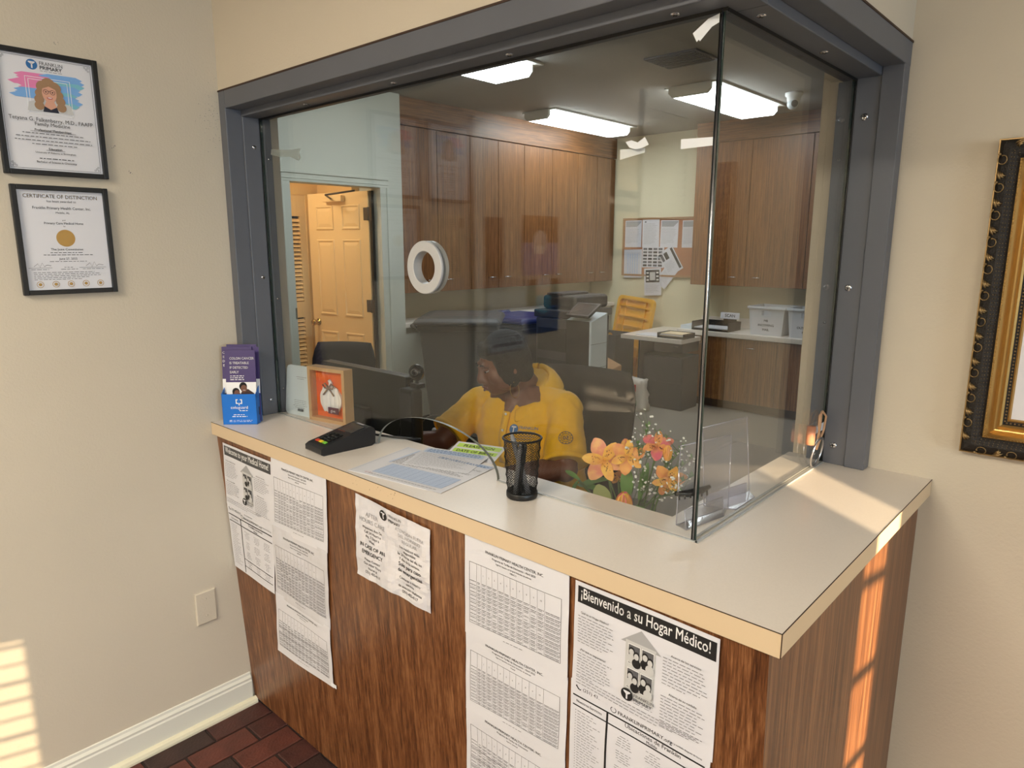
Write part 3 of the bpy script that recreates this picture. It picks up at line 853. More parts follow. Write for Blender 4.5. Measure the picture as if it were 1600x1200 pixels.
s = Sheet('emergency_notice', 'crinkled laminated after-hours emergency notice in English and Spanish', (.769, .983), (1.049, .964), (1.030, .746), (.741, .751), .28, .216, .0022, 'paper_film', seed=6, wav=.0016, crink=.0034)
k = s.ink(); w, h = s.w, s.h
logo(k, w*.40, h*.90, .0135)
k.text('FRANKLIN', w*.47, h*.915, .0105, 'ink_soft', 'l'); k.text('PRIMARY', w*.47, h*.855, .011, 'ink', 'l', bold=.012)
for i, (t, z, b, m_) in enumerate([('AFTER', .0165, .0, 'ink_pale'), ('HOURS CARE', .0165, .0, 'ink_pale'), ('Physicians Are On', .0098, .008, 'ink'), ('Call 24 Hours a', .0098, .008, 'ink'), ('day, 7 Days a', .0098, .008, 'ink'), ('Week.', .0098, .008, 'ink'), ('IN CASE OF AN', .0140, .02, 'ink'), ('EMERGENCY', .0140, .02, 'ink'), ('Please Contact', .0098, .008, 'ink'), ('Our After Hours', .0098, .008, 'ink'), ('Nurse at', .0098, .008, 'ink'), ('(251) 432-4117', .0098, .008, 'ink')]):
    y = (.79, .71, .635, .585, .535, .485, .405, .325, .245, .19, .135, .08)[i]
    k.text(t, w*.24, h*y, z, m_, bold=b, fit=w*.42)
for i, (t, z, b, m_) in enumerate([('ATENCIÓN FUERA', .0125, .0, 'ink_pale'), ('DEL HORARIO', .0125, .0, 'ink_pale'), ('REGULAR', .0125, .0, 'ink_pale'), ('Los médicos están', .0098, .008, 'ink'), ('disponibles', .0098, .008, 'ink'), ('las 24 horas del día, los', .0098, .008, 'ink'), ('7 días de la semana.', .0098, .008, 'ink'), ('Solo para caso', .0142, .02, 'ink'), ('de emergencias', .0142, .02, 'ink'), ('Contacte a nuestro', .0098, .008, 'ink'), ('servicio', .0098, .008, 'ink'), ('de atención telefónica', .0098, .008, 'ink'), ('(251) 432-4117', .0098, .012, 'ink')]):
    y = (.80, .74, .68, .615, .57, .52, .465, .395, .32, .24, .185, .13, .075)[i]
    k.text(t, w*.745, h*y, z, m_, bold=b, fit=w*.47)
k.build(s.o)

s = Sheet('fee_schedule', 'Spanish fee table sheet, topmost of its column, left of the Bienvenido sheet', (1.165, .9935), (1.446, .9935), (1.436, .760), (1.149, .749), .28, .216, .0042, 'paper', seed=7)
fee_table(s, 'FRANKLIN PRIMARY HEALTH CENTER, INC.', ['Programa de Tarifas de Descuento - Abril 2025', 'Ingresos basados en las guías federales de pobreza', 'MÉDICO'])
s = Sheet('fee_schedule', 'Spanish fee table sheet, second in its column, left of the Bienvenido sheet', (1.149, .764), (1.436, .764), (1.424, .560), (1.134, .543), .28, .216, .0030, 'paper', seed=8)
fee_table(s, 'FRANKLIN PRIMARY HEALTH CENTER, INC.', ['Programa de Tarifas de Descuento - Abril 2025', 'Ingresos basados en las guías federales de pobreza', 'Dental'])
s = Sheet('fee_schedule', 'Spanish fee table sheet with heavy rules, lowest of its column at the photo edge', (1.134, .565), (1.424, .565), (1.412, .345), (1.120, .335), .28, .216, .0020, 'paper', seed=9)
fee_table(s, 'FRANKLIN PRIMARY HEALTH CENTER, INC.', ['Programa de Tarifas de Descuento', 'Ingreso mensual'], True)

s = Sheet('welcome_sheet', 'sheet headed Bienvenido a su Hogar Médico in white on black', (1.460, .985), (1.747, .982), (1.740, .745), (1.446, .755), .28, .216, .0034, 'paper_gloss', seed=10)
welcome(s, '¡Bienvenido a su Hogar Médico!', ([('Qué es su Hogar Médico?', 10), ('¿Por qué es importante?', 9)], [('Acerca de los servicios', 9), ('Acerca de su cuidado', 11)]), 'ink')
s = Sheet('services_sheet', 'sheet of service lists with black rules taped under the Bienvenido sheet', (1.445, .770), (1.738, .762), (1.728, .535), (1.432, .545), .28, .216, .0022, 'paper_gloss', seed=11)
services(s, '(251) 432-4117', ('Para más información', 'FRANKLINPRIMARY.org'), 'Nuestros Servicios', 'Ubicaciones de Franklin', 'Mobile', 'Citas y cuidado después de horas')

# ---- framed and pinned things on the left wall.  u runs along +y, v up, x is the wall
def wallmap(y0, z0, x=0.0): return lambda u, v, t: Vector((x+t, y0+u, z0+v))
def frame_l(name, label, y0, y1, z0, z1, bar, mt='black', cat='framed print', group=None, paper='paper', dep=.016):
    t = thing(name, label, cat, (0.001, (y0+y1)/2, z0), group=group)
    for nm, (a, b, c, d) in {'l': (y0, y0+bar, z0, z1), 'r': (y1-bar, y1, z0, z1), 'b': (y0+bar, y1-bar, z0, z0+bar), 't': (y0+bar, y1-bar, z1-bar, z1)}.items():
        BX('frame_bar', mt, (.001, a, c), (dep, b, d), t, .0015)
    BX('sheet', paper, (.002, y0+bar, z0+bar), (.007, y1-bar, z1-bar), t)
    w, h = y1-y0-2*bar, z1-z0-2*bar
    ik = Ink(wallmap(y0+bar, z0+bar, .007), w, h)
    return t, ik, w, h

def corner_motif(k, u, v, su, sv, m='ink'):
    a = .004
    for i in range(4):
        for j in range(4-i):
            if (i+j) % 2 == 0: k.frame(min(u, u+su*0)+su*a*i if su > 0 else u-a*(i+1), v+sv*a*j if sv > 0 else v-a*(j+1), (u+su*a*i+a) if su > 0 else u-a*i, (v+a*j+a) if sv > 0 else v-a*j, .0006, m)

def provider(t, k, w, h, name1, name2, hair, mirror=False, female=True):
    k.frame(.004, .004, w-.004, h-.004, .0007)
    for u, su in ((.007, 1), (w-.007, -1)):
        for v, sv in ((.007, 1), (h-.007, -1)): corner_motif(k, u, v, su, sv)
    logo(k, w*.36, h*.925, .0125, 'logo_blue')
    k.text('FRANKLIN', w*.44, h*.93, .0125, 'ink_grey', 'l', fit=w*.24); k.text('PRIMARY', w*.44, h*.893, .0125, 'ink', 'l', fit=w*.24, bold=.014)
    k.greek(w*.44, w*.68, h*.878, .001)
    rn = random.Random(5)
    def stroke(u, v, ln, m):
        k.poly([(u-ln, v), (u-ln*.6, v+.006), (u+ln*.7, v+.007), (u+ln, v+.001), (u+ln*.8, v-.006), (u-ln*.7, v-.006)], m)
    for i in range(9):
        stroke(w*.36+rn.uniform(-.012, .012), h*(.83-.022*i), .045, 'brush_pink' if i < 6 else 'brush_blue'); k.up(.00002)
        stroke(w*.62+rn.uniform(-.012, .012), h*(.84-.03*i), .05, ('brush_blue', 'brush_blue', 'brush_teal')[i % 3]); k.up(.00002)
    k.up()
    k.frame(w*.27, h*.50, w*.74, h*.82, .0012, 'white'); k.frame(w*.30, h*.515, w*.71, h*.80, .0012, 'white'); k.up()
    cx, cy = w*.505, h*.69
    k.poly([(cx-.052, h*.525), (cx-.047, h*.60), (cx-.02, h*.635), (cx+.02, h*.635), (cx+.047, h*.60), (cx+.052, h*.525)], 'portrait_grey'); k.up()
    k.poly([(cx-.018, h*.525), (cx-.014, h*.575), (cx, h*.548), (cx+.014, h*.575), (cx+.018, h*.525)], 'portrait_dark'); k.up()
    for a, b, r in ((-.012, .014, .016), (.012, .014, .016), (0, .022, .016), (-.021, -.002, .011), (.021, -.002, .011), (-.024, -.017, .011), (.024, -.017, .011), (-.025, -.032, .011), (.025, -.032, .011)):
        if hair == 'short' and b < 0: continue
        k.disc(cx+a, cy+b, r, m='portrait_hair' if hair != 'dark' else 'ink', n=14); k.up(.00002)
    k.poly([(cx-.014, h*.575), (cx-.009, cy-.02), (cx+.009, cy-.02), (cx+.014, h*.575), (cx, h*.548)], 'portrait_skin'); k.up()
    k.disc(cx, cy, .0165, .0235, 'portrait_skin', 20); k.up()
    k.poly([(cx-.0165, cy+.010), (cx-.010, cy+.023), (cx+.010, cy+.023), (cx+.0165, cy+.010), (cx, cy+.017)], 'portrait_hair'); k.up()
    for q in (-1, 1): k.circle(cx+q*.0075, cy+.003, .0060, .0009, 'ink', 12); k.disc(cx+q*.0075, cy+.003, .0017, m='ink', n=8)
    k.quad(cx-.002, cy+.005, cx+.002, cy+.006, 'ink')
    k.disc(cx, cy-.0115, .0068, .0028, 'ink_red', 12); k.up(); k.disc(cx, cy-.0110, .0052, .0012, 'white', 10); k.up()
    k.text(name1, w*.5, h*.435, .0135, 'ink', fit=w*.88); k.text(name2, w*.5, h*.397, .0125, 'ink', fit=w*.5)
    k.text('Professional Memberships:', w*.5, h*.350, .0078, 'ink', fit=w*.5, bold=.02); k.quad(w*.26, h*.345, w*.74, h*.3475, 'ink')
    k.para(w*.08, w*.92, h*.325, 4, .0088, .0018, 'ink_soft', True)
    k.text('Education', w*.5, h*.187, .0078, 'ink', bold=.02); k.quad(w*.40, h*.182, w*.60, h*.1845, 'ink')
    k.text('University of Alabama at Birmingham', w*.5, h*.155, .0062, 'ink', fit=w*.6)
    k.greek(w*.32, w*.70, h*.105, .0018, 'ink'); k.text('Bachelor of Science in Chemistry', w*.5, h*.07, .0068, 'ink', fit=w*.55, bold=.012)
    k.build(t)

t, k, w, h = frame_l('provider_frame', 'black-framed doctor profile with a portrait over pink and blue brush strokes', -.684, -.444, 1.770, 2.075, .0125)
provider(t, k, w, h, 'Tetyana G. Falkenberry, M.D., FAAFP', 'Family Medicine', 'long')
t, k, w, h = frame_l('certificate_frame', 'black-framed Certificate of Distinction with a round gold seal', -.677, -.452, 1.463, 1.745, .0125)
k.text('CERTIFICATE OF DISTINCTION', w*.5, h*.925, .0135, 'ink_gold', fit=w*.86, bold=.004)
k.text('has been awarded to', w*.5, h*.885, .0082, 'ink', fit=w*.34)
k.text('Franklin Primary Health Center, Inc.', w*.5, h*.815, .0098, 'ink', fit=w*.68, bold=.004); k.text('Mobile, AL', w*.5, h*.772, .0075, 'ink', fit=w*.17)
k.text('and', w*.5, h*.70, .0055, 'ink'); k.text('Primary Care Medical Home', w*.5, h*.665, .0085, 'ink', fit=w*.46, bold=.004); k.text('by', w*.5, h*.64, .005, 'ink')
k.disc(w*.5, h*.525, .0222, m='gold', n=30); k.up(); k.circle(w*.5, h*.525, .0195, .0016, 'ink_gold', 28); k.circle(w*.5, h*.525, .0145, .001, 'ink_gold', 24)
k.poly([(w*.5-.010, h*.525-.006), (w*.5-.007, h*.525-.009), (w*.5+.010, h*.525+.006), (w*.5+.007, h*.525+.009)], 'ink_gold')
k.text('The Joint Commission', w*.5, h*.40, .0085, 'ink', fit=w*.38)
k.greek(w*.30, w*.70, h*.375, .0016, 'ink_soft'); k.greek(w*.22, w*.80, h*.352, .0016, 'ink_soft')
k.text('June 27, 2025', w*.5, h*.305, .0078, 'ink', fit=w*.22); k.greek(w*.28, w*.72, h*.285, .0012)
def scrawl(u, v, s_, m='ink'):
    pts = [(0, 0), (.01, .008), (.014, -.002), (.02, .01), (.024, 0), (.03, .004), (.04, .002)]
    for (a, b), (c, d) in zip(pts, pts[1:]): k.poly([(u+a*s_, v+b*s_), (u+c*s_, v+d*s_), (u+c*s_, v+d*s_+.0009), (u+a*s_, v+b*s_+.0009)], m)
scrawl(w*.09, h*.235, 1.0); scrawl(w*.70, h*.235, 1.1)
k.quad(w*.03, h*.222, w*.30, h*.2245, 'ink'); k.quad(w*.62, h*.222, w*.95, h*.2245, 'ink')
k.greek(w*.06, w*.26, h*.205, .0011); k.greek(w*.66, w*.92, h*.205, .0011); k.greek(w*.44, w*.56, h*.225, .0012); k.greek(w*.40, w*.60, h*.205, .0012)
k.para(w*.08, w*.90, h*.175, 5, .0046, .0012)
for i in range(5): k.circle(w*(.14+.18*i), h*.055, .0085, .0012, 'ink_gold', 14); k.disc(w*(.14+.18*i), h*.055, .0042, m='ink_gold', n=9)
k.build(t)
# further along the left wall, outside the frame but mirrored in the glass
t, k, w, h = frame_l('provider_frame', 'black-framed profile sheet seen only as a reflection beside the round port', -.955, -.715, 1.765, 2.075, .0125)
provider(t, k, w, h, 'Family Medicine Provider', 'Family Medicine', 'dark')
k = Ink(wallmap(-.925, 1.46, .0025), .19, .255)
o = tag(BX('letter_sheet', 'paper_warm', (.0005, -.925, 1.46), (.0025, -.735, 1.715)), 'buff lettered page hung below the mirrored profile frame', 'paper sheet')
k.quad(.012, .205, .03, .245, 'poster_dark'); k.para(.04, .17, .235, 5, .009, .0016, 'ink_soft'); k.text('Notice of Privacy', .1, .16, .008, 'ink'); k.text('Practices', .1, .145, .007, 'ink'); k.para(.03, .16, .125, 12, .0088, .0016, 'ink_soft'); k.build(o)
struct(BX('trim_4', 'trim_white', (0, -1.02, .115), (.02, -.965, 2.12)))
def poster(name, label, y0, y1, z0, z1, mt):
    o = tag(BX(name, mt, (.0005, y0, z0), (.003, y1, z1)), label, 'poster'); return o, Ink(wallmap(y0, z0, .003), y1-y0, z1-z0), y1-y0, z1-z0
o, k, w, h = poster('health_poster', 'narrow dark brown poster of a face and text, mirrored at mid glass', -1.16, -1.03, 1.24, 1.715, 'poster_dark')
k.disc(.05, .34, .04, .06, 'portrait_brown'); k.para(.01, .12, .20, 9, .014, .003, 'ink_pale'); k.build(o)
o, k, w, h = poster('health_poster', 'amber topped poster of a masked person with yellow lettering, mirrored in glass', -1.555, -1.29, 1.455, 1.73, 'poster_lilac')
k.area(0, h*.55, w, h, 'poster_amber'); k.up(); k.text('HEALTHCARE WORKERS', w*.5, h*.80, .017, 'ink_gold', fit=w*.75, bold=.02); k.disc(w*.52, h*.56, .05, .055, 'portrait_grey'); k.up(); k.area(w*.40, h*.36, w*.66, h*.5, 'white', 1, 1); k.build(o)
o, k, w, h = poster('health_poster', 'blue poster of a person in a teal face mask, mirrored above the clerk', -1.565, -1.30, 1.175, 1.435, 'poster_blue')
k.area(0, h*.5, w, h, 'ink', 3, 2); k.up(); k.disc(w*.45, h*.72, .055, .065, 'portrait_skin'); k.up(); k.poly([(w*.25, h*.70), (w*.65, h*.70), (w*.62, h*.42), (w*.45, h*.34), (w*.28, h*.42)], 'poster_teal'); k.disc(w*.45, h*.93, .055, .03, 'portrait_grey'); k.build(o)
t = thing('plastic_sleeve', 'wrinkled clear sleeve of notices hung on the wall, mirrored over the clerk', 'document sleeve', (0, -1.19, 1.11))
BX('notice', 'plastic_white', (.001, -1.315, 1.115), (.004, -1.06, 1.385), t)
k = Ink(wallmap(-1.315, 1.115, .004), .255, .27); k.para(.02, .235, .23, 14, .014, .003, 'ink_soft'); k.area(.02, .02, .23, .035, 'ink_grey', 3, 1); k.build(t)
mb = MB('sleeve'); n = 10
vs = [(.010+.008*noise.noise(Vector((i*.9, j*.8, 3))), -1.325+.275*i/n, 1.105+.345*j/n) for j in range(n+1) for i in range(n+1)]
mb.add(vs, [(j*(n+1)+i, j*(n+1)+i+1, (j+1)*(n+1)+i+1, (j+1)*(n+1)+i) for j in range(n) for i in range(n)]); mb.build('clear_film', t)
for nm, (y0, y1, z0, z1) in {'upper framed print': (-2.30, -2.0, 1.85, 2.13), 'lower framed print': (-2.30, -2.0, 1.54, 1.81)}.items():
    t, k, w, h = frame_l('framed_print', 'dark wood '+nm+' near the shutters, faintly mirrored in the glass', y0, y1, z0, z1, .035, 'gold_dark', paper='paper_warm')
    k.para(w*.1, w*.9, h*.8, 7, .02, .003, 'ink_pale'); k.build(t)
sh = sempty('window_5', (0, -2.55, 1.75))
mb = MB('trim_white')
for y0, y1 in ((-2.82, -2.74), (-2.33, -2.25)): mb.box((.0, y0, 1.75), (.03, y1, 2.42))
mb.box((0, -2.74, 1.75), (.03, -2.33, 1.84)); mb.box((0, -2.74, 2.33), (.03, -2.33, 2.42)); mb.build('shutter_frame', sh)
BX('shutter_backing', 'trim_white', (0, -2.74, 1.84), (.004, -2.33, 2.33), sh)
lv = MB('trim_white').box((-.004, -.203, -.022), (.004, .203, .022))
for i in range(11):
    o = lv.build('shutter_slat', sh, fix=False) if i == 0 else o.copy()
    if i: COL.objects.link(o); o.parent = sh
    o.location = (.016, .015, .115+.044*i); o.rotation_euler = (0, R(30), 0)

# blank wall plate
t = thing('wall_plate', 'blank ivory wall plate low on the cream wall', 'wall plate', (0, -.285, .361))
MB('wall').ring([[(.0005, y, z) for y, z in ((-.3195, .361), (-.2515, .361), (-.2515, .4735), (-.3195, .4735))], [(.0045, y, z) for y, z in ((-.3195, .361), (-.2515, .361), (-.2515, .4735), (-.3195, .4735))], [(.007, y, z) for y, z in ((-.316, .3645), (-.255, .3645), (-.255, .470), (-.316, .470))]], True, True, False).build('plate', t)
for z in (.388, .447):
    mb = MB('wall'); q = Matrix.Translation((.007, -.2855, z)) @ Matrix.Rotation(R(90), 4, 'Y'); mb.lathe([(.0032, 0), (.003, .0008), (.0004, .0012)], n=12, mtx=q); mb.build('plate_screw', t)

# ---- ornate gold picture frame on the right-hand wall
X0, X1, Z0, Z1 = 1.896, 2.47, 1.124, 1.818
YW = .716
t = thing('gilt_picture_frame', 'ornate dark and gold picture frame with a pale picture on the right wall', 'framed picture', ((X0+X1)/2, YW, Z0))
def moulding(nm, mt, prof, smooth=False):
    """mitred section: prof = (inset from outer edge, height off the wall)"""
    mb = MB(mt); rings = []
    for ins, ht in prof:
        rings.append([(X0+ins, YW-ht, Z0+ins), (X1-ins, YW-ht, Z0+ins), (X1-ins, YW-ht, Z1-ins), (X0+ins, YW-ht, Z1-ins)])
    mb.ring(rings, True, False, smooth); return mb.build(nm, t)
moulding('outer_lip', 'gold_leaf', [(0, .001), (0, .026), (.001, .029), (.003, .029), (.004, .026)])
moulding('carved_border', 'gold_dark', [(.004, .026), (.010, .030), (.022, .034), (.034, .032), (.042, .026)])
moulding('gold_liner', 'gold', [(.042, .026), (.0425, .031), (.046, .032), (.050, .026), (.054, .018), (.060, .021), (.063, .020), (.066, .015), (.070, .017), (.074, .013)])
moulding('dark_inner_step', 'gold_dark', [(.074, .013), (.078, .009), (.082, .009)])
moulding('inner_fillet', 'gold', [(.082, .010), (.085, .012), (.088, .006)])
BX('picture', 'paper', (X0+.086, YW-.006, Z0+.086), (X1-.086, YW-.002, Z1-.086), t, label='pale picture behind the frame')
def bead_row(ins, ht, r, pitch, mt, nm):
    mb = MB(mt)
    for side in range(4):
        L_ = (X1-X0 if side % 2 == 0 else Z1-Z0)-2*ins; n = int(L_/pitch)
        for i in range(n):
            a = ins+(i+.5)*L_/n
            p = {0: (X0+a, Z0+ins), 1: (X1-ins, Z0+a), 2: (X1-a, Z1-ins), 3: (X0+ins, Z1-a)}[side]
            mb.ball((p[0], YW-ht, p[1]), r, 6, 4)
    o = mb.build(nm, t); o['kind'] = 'stuff'; return o
bead_row(.078, .010, .0022, .0075, 'gold_leaf', 'inner_beading')
bead_row(.0445, .0325, .0018, .006, 'gold', 'rope_edge')
# diaper of tiny pellets on the inner half of the border
mb = MB('gold_leaf')
for side in range(4):
    L_ = (X1-X0 if side % 2 == 0 else Z1-Z0)
    for r_, ins in enumerate((.0265, .0315, .0365)):
        n = int((L_-2*ins)/.0085)
        for i in range(n):
            a = ins+(i+.5+.5*(r_ % 2))*(L_-2*ins)/n
            p = {0: (X0+a, Z0+ins), 1: (X1-ins, Z0+a), 2: (X1-a, Z1-ins), 3: (X0+ins, Z1-a)}[side]
            mb.ball((p[0], YW-(.0335 if ins < .033 else .030), p[1]), .0011, 4, 3)
o = mb.build('pellet_diaper', t); o['kind'] = 'stuff'
# scrolls and leaf sprays, one object each, shared meshes; local frame: x along the side, z across (towards the picture), -y off the wall
def scroll_mesh():
    mb = MB('gold_leaf')
    pth = [(.010*math.cos(a)*(1-.06*a), -.0335-.0008*math.sin(a), .0115+.0085*math.sin(a)*(1-.06*a)) for a in [R(-150)+R(22)*i for i in range(17)]]
    mb.tube(pth, [.0011]*15+[.0016, .0022], 6); mb.ball((-.011, -.033, .005), .003, 8, 6); return mb
def leaf_mesh():
    mb = MB('gold_leaf')
    for j, (ln, bend) in enumerate(((.022, .5), (.019, .8), (.014, 1.1))):
        pth = []
        for i in range(7):
            q = i/6; a = bend*q
            pth.append((-.006+ln*q*math.cos(a)+.002*j, -.0335-.002*math.sin(PI*q), .006+.0035*j+ln*q*math.sin(a)*.6))
        mb.tube(pth, [.0008, .0022, .0031, .0031, .0025, .0015, .0006], 6)
    return mb
so_, lo_ = None, None
def place(o, side, a):
    p, ang = {0: ((X0+a, Z0), 0), 3: ((X0, Z1-a), -90), 2: ((X1-a, Z1), 180), 1: ((X1, Z0+a), 90)}[side]
    o.location = Vector((p[0], YW, p[1]))-t.location
    o.rotation_euler = (0, R(-ang), 0)
for side in range(4):
    L_ = (X1-X0 if side % 2 == 0 else Z1-Z0); n = int(L_/.0285)
    for i in range(1, n-1):
        a = (i+.5)*L_/n
        if i % 2:
            if so_ is None: so_ = scroll_mesh().build('scroll_ornament', t, fix=False); o = so_
            else: o = so_.copy(); COL.objects.link(o); o.parent = t
        else:
            if lo_ is None: lo_ = leaf_mesh().build('leaf_ornament', t, fix=False); o = lo_
            else: o = lo_.copy(); COL.objects.link(o); o.parent = t
        place(o, side, a)

# ---- brochures and their holder
CY = R(45)
BHX, BHY = .1005, -.166
hl = thing('brochure_holder', 'blue cardboard brochure holder on the left end of the counter', 'brochure holder', (BHX, BHY, H), CY)
mb = MB('holder_blue'); w, d = .1065, .052    # local: x along the front, -y towards the viewer
mb.box((-w/2, 0, 0), (w/2, .0015, .098)); mb.box((-w/2, d-.0015, 0), (w/2, d, .125)); mb.box((-w/2, 0, 0), (w/2, d, .0015))
for x in (-w/2, w/2-.0015):
    pl = [(0, 0), (d, 0), (d, .125), (.0, .098)]; mpq = lambda u, v, q: Vector((q, u, v)); mb.prism(pl, mpq, x, x+.0015); mb.walls(pl, mpq, x, x+.0015)
mb.build('box', hl, fix=False)
BX('side_slot', 'black', (w/2, .021, .026), (w/2+.0006, .028, .052), hl, fix=False)
k = Ink(lambda u, v, q: Vector((-w/2+u, -q, v)), w, .098)
for a in (-1, 1):
    u = w*.5; v = .073
    k.poly([(u+a*.003, v+.009), (u+a*.010, v+.009), (u+a*.010, v-.006), (u+a*.003, v-.006), (u+a*.003, v-.003), (u+a*.007, v-.003), (u+a*.007, v+.006), (u+a*.003, v+.006)], 'white')
k.quad(w*.5-.0015, .062, w*.5+.0015, .070, 'white')
k.text('cologuard', w*.5, .051, .0135, 'white', fit=w*.60); k.greek(w*.5, w*.74, .044, .0022, 'white')
k.greek(w*.32, w*.66, .031, .0018, 'white'); k.greek(w*.28, w*.72, .025, .0022, 'white'); k.greek(w*.18, w*.86, .013, .0009, 'white'); k.greek(w*.18, w*.84, .009, .0009, 'white')
k.build(hl, fix=False)
def brochure(label, dx, y, top, lean_a, full):
    b = thing('brochure', label, 'brochure', (BHX, BHY, H), CY, None)
    rt = Matrix.Translation((dx, y, .004)) @ Matrix.Rotation(R(lean_a), 4, 'X')
    bw, bh = .0935, top
    MB('brochure_purple').box((-bw/2, 0, 0), (bw/2, .0022, bh), rt).build('cover', b, fix=False)
    k = Ink(lambda u, v, q: rt @ Vector((-bw/2+u, -q, v)), bw, bh)
    k.area(0, bh-.148, bw, bh-.102, 'white', 2, 2)
    if full:
        k.up(); cy = bh-.135
        k.poly([(.012, bh-.148), (.02, bh-.137), (.04, bh-.133), (.05, bh-.148)], 'portrait_brown')
        k.poly([(.04, bh-.148), (.05, bh-.128), (.068, bh-.124), (.086, bh-.137), (.09, bh-.148)], 'poster_dark'); k.up()
        k.disc(.030, bh-.132, .0115, .012, 'hair'); k.disc(.053, bh-.1155, .012, .0135, 'hair'); k.up()
        k.disc(.033, bh-.137, .009, .0105, 'portrait_brown'); k.disc(.055, bh-.1225, .0098, .0118, 'portrait_brown'); k.up()
        k.quad(.052, bh-.128, .060, bh-.1265, 'white')
        for i, s_ in enumerate(('COLON CANCER', 'IS TREATABLE', 'IF DETECTED', 'EARLY')): k.text(s_, .014, bh-.030-.0145*i, .0108, 'white', 'l', bold=.03, sq=.9)
        for i in range(3): k.greek(.014, .068, bh-.083-.006*i, .0022, 'white', full=.8)
    else:
        for i, s_ in enumerate('CEDE'): k.text(s_, .006, bh-.022-.0135*i, .0105, 'white', 'c', bold=.03)
    k.build(b, fix=False); return b
brochure('purple brochure at the front of the blue holder, headed Colon Cancer', .004, .010, .231, -5, True)
brochure('purple brochure tilted out on the left behind the front one', -.010, .019, .240, -6, False)
brochure('purple brochure behind the others, offset to the right', .010, .029, .238, -5, False)
brochure('purple brochure standing tallest at the back of the holder', .002, .037, .245, -4, False)

# ---- card terminal
tm = thing('card_terminal', 'black payment terminal with keypad lying on the counter', 'card terminal', (.552, -.095, H), R(-4))
mp = lambda u, v, q: Vector((q, u, v))
pl = [(-.088, .004), (-.080, 0), (.070, 0), (.082, .006), (.084, .040), (.078, .052), (.066, .056), (-.078, .024), (-.088, .018)]
mb = MB('terminal'); mb.prism(pl, mp, -.044, .044); mb.walls(pl, mp, -.044, .044); mb.build('body', tm, .004, fix=False)
sl = math.atan2(.056-.024, .066+.078)
P = Matrix.Translation((0, -.078, .0243)) @ Matrix.Rotation(sl, 4, 'X')
def dk(nm, mt, x0, x1, a0, a1, hh=.0025, **kw): return MB(mt).box((x0, a0, 0), (x1, a1, hh), P).build(nm, tm, .0008, fix=False, **kw)
dk('display', 'screen', -.034, .034, .092, .138, .0012, label='grey glassy display'); 
dk('display_reflection', 'screen_reflection', -.034, .004, .088, .091, .0016)  # warm strip paints a reddish reflection on the terminal screen
for r_ in range(4):
    for c in range(3): dk('key', 'black_gloss', -.029+.0195*c, -.0135+.0195*c, .026+.0125*r_, .0345+.0125*r_)
for c, m_ in enumerate(('key_red', 'key_yellow', 'key_green')): dk('key', m_, -.029+.0195*c, -.0135+.0195*c, .0125, .022, label=('red', 'yellow', 'green')[c]+' key')
mb = MB('black'); mb.tube([(-.02, .082, .022), (.0, .11, .016), (.04, .145, .010), (.075, .175, .007), (.10, .20, .004)], .0035, 8); mb.build('cable', tm, fix=False)
MB('ink_pale').add([P @ Vector(p) for p in ((-.018, .142, .0008), (.018, .142, .0008), (.018, .147, .0008), (-.018, .147, .0008))], [(0, 1, 2, 3)]).build('badge', tm, fix=False)

# ---- sign-in papers on the counter
def flat(name, label, TL, TR, BR, BL, z, mt='paper', th=.0006):
    mb = MB(mt); c = [(*p, z) for p in (BL, BR, TR, TL)]
    mb.ring([c, [(x, y, z+th) for x, y, _ in c]], True, True, False)
    o = tag(mb.build(name), label, 'paper sheet')
    B_, T_, R_ = Vector((*BL, z+th)), Vector((*TL, z+th)), Vector((*BR, z+th))
    w, h = (R_-B_).length, (T_-B_).length; ex, ey = (R_-B_)/w, (T_-B_)/h
    return o, Ink(lambda u, v, q: B_+ex*u+ey*v+Vector((0, 0, q)), w, h, .0004), w, h
o, k, w, h = flat('sign_in_sleeve', 'clear-edged white sheet under the blue form on the counter', (.690, .030), (.965, .052), (1.004, -.165), (.737, -.203), H+.0003, 'paper')
k.quad(.006, .004, .007, h-.004, 'ink_pale'); k.build(o)
o, k, w, h = flat('sign_in_form', 'blue-tinted sign-in form lying on the counter by the pen cup', (.738, .034), (1.000, .060), (1.038, -.160), (.770, -.197), H+.0012, 'paper')
k.area(w*.10, h*.10, w*.93, h*.42, 'form_blue', 2, 2); k.up()
for i in range(9): k.quad(w*.10, h*(.10+.04*i), w*.93, h*(.10+.04*i)+.0006, 'ink_blue')
for i in range(12): k.quad(w*(.10+.0755*i), h*.10, w*(.10+.0755*i)+.0006, h*.42, 'ink_blue')
k.greek(w*.1, w*.93, h*.04, .003, 'ink_pale'); k.para(w*.05, w*.95, h*.80, 16, .0052, .0014, 'ink_soft'); k.area(w*.02, h*.44, w*.045, h*.95, 'form_blue', 1, 4)
k.area(w*.30, h*.86, w*.96, h*.95, 'form_blue', 3, 1); k.up(); k.greek(w*.33, w*.93, h*.90, .004, 'ink_blue'); k.greek(w*.33, w*.93, h*.87, .004, 'ink_blue')
for i in range(7): a = i*1.1; k.poly([(w*.09+.010*math.cos(a), h*.055+.004*math.sin(a)), (w*.09+.014*math.cos(a+2), h*.055+.005*math.sin(a+2)), (w*.09+.013*math.cos(a+2.1), h*.055+.006*math.sin(a+2.1))], 'ink_red')
k.build(o)
o, k, w, h = flat('intake_form', 'form with a blue printed header reaching through the arch in the glass', (.735, .065), (.925, .120), (.985, -.020), (.800, -.080), H+.0021, 'paper')
k.area(w*.04, h*.72, w*.96, h*.92, 'form_blue', 3, 2); k.up(); 
for i in range(4): k.greek(w*.08, w*.92, h*.75+.008*i, .0035, 'ink_blue')
k.para(w*.05, w*.95, h*.66, 14, .0075, .0016, 'ink_pale'); k.build(o)
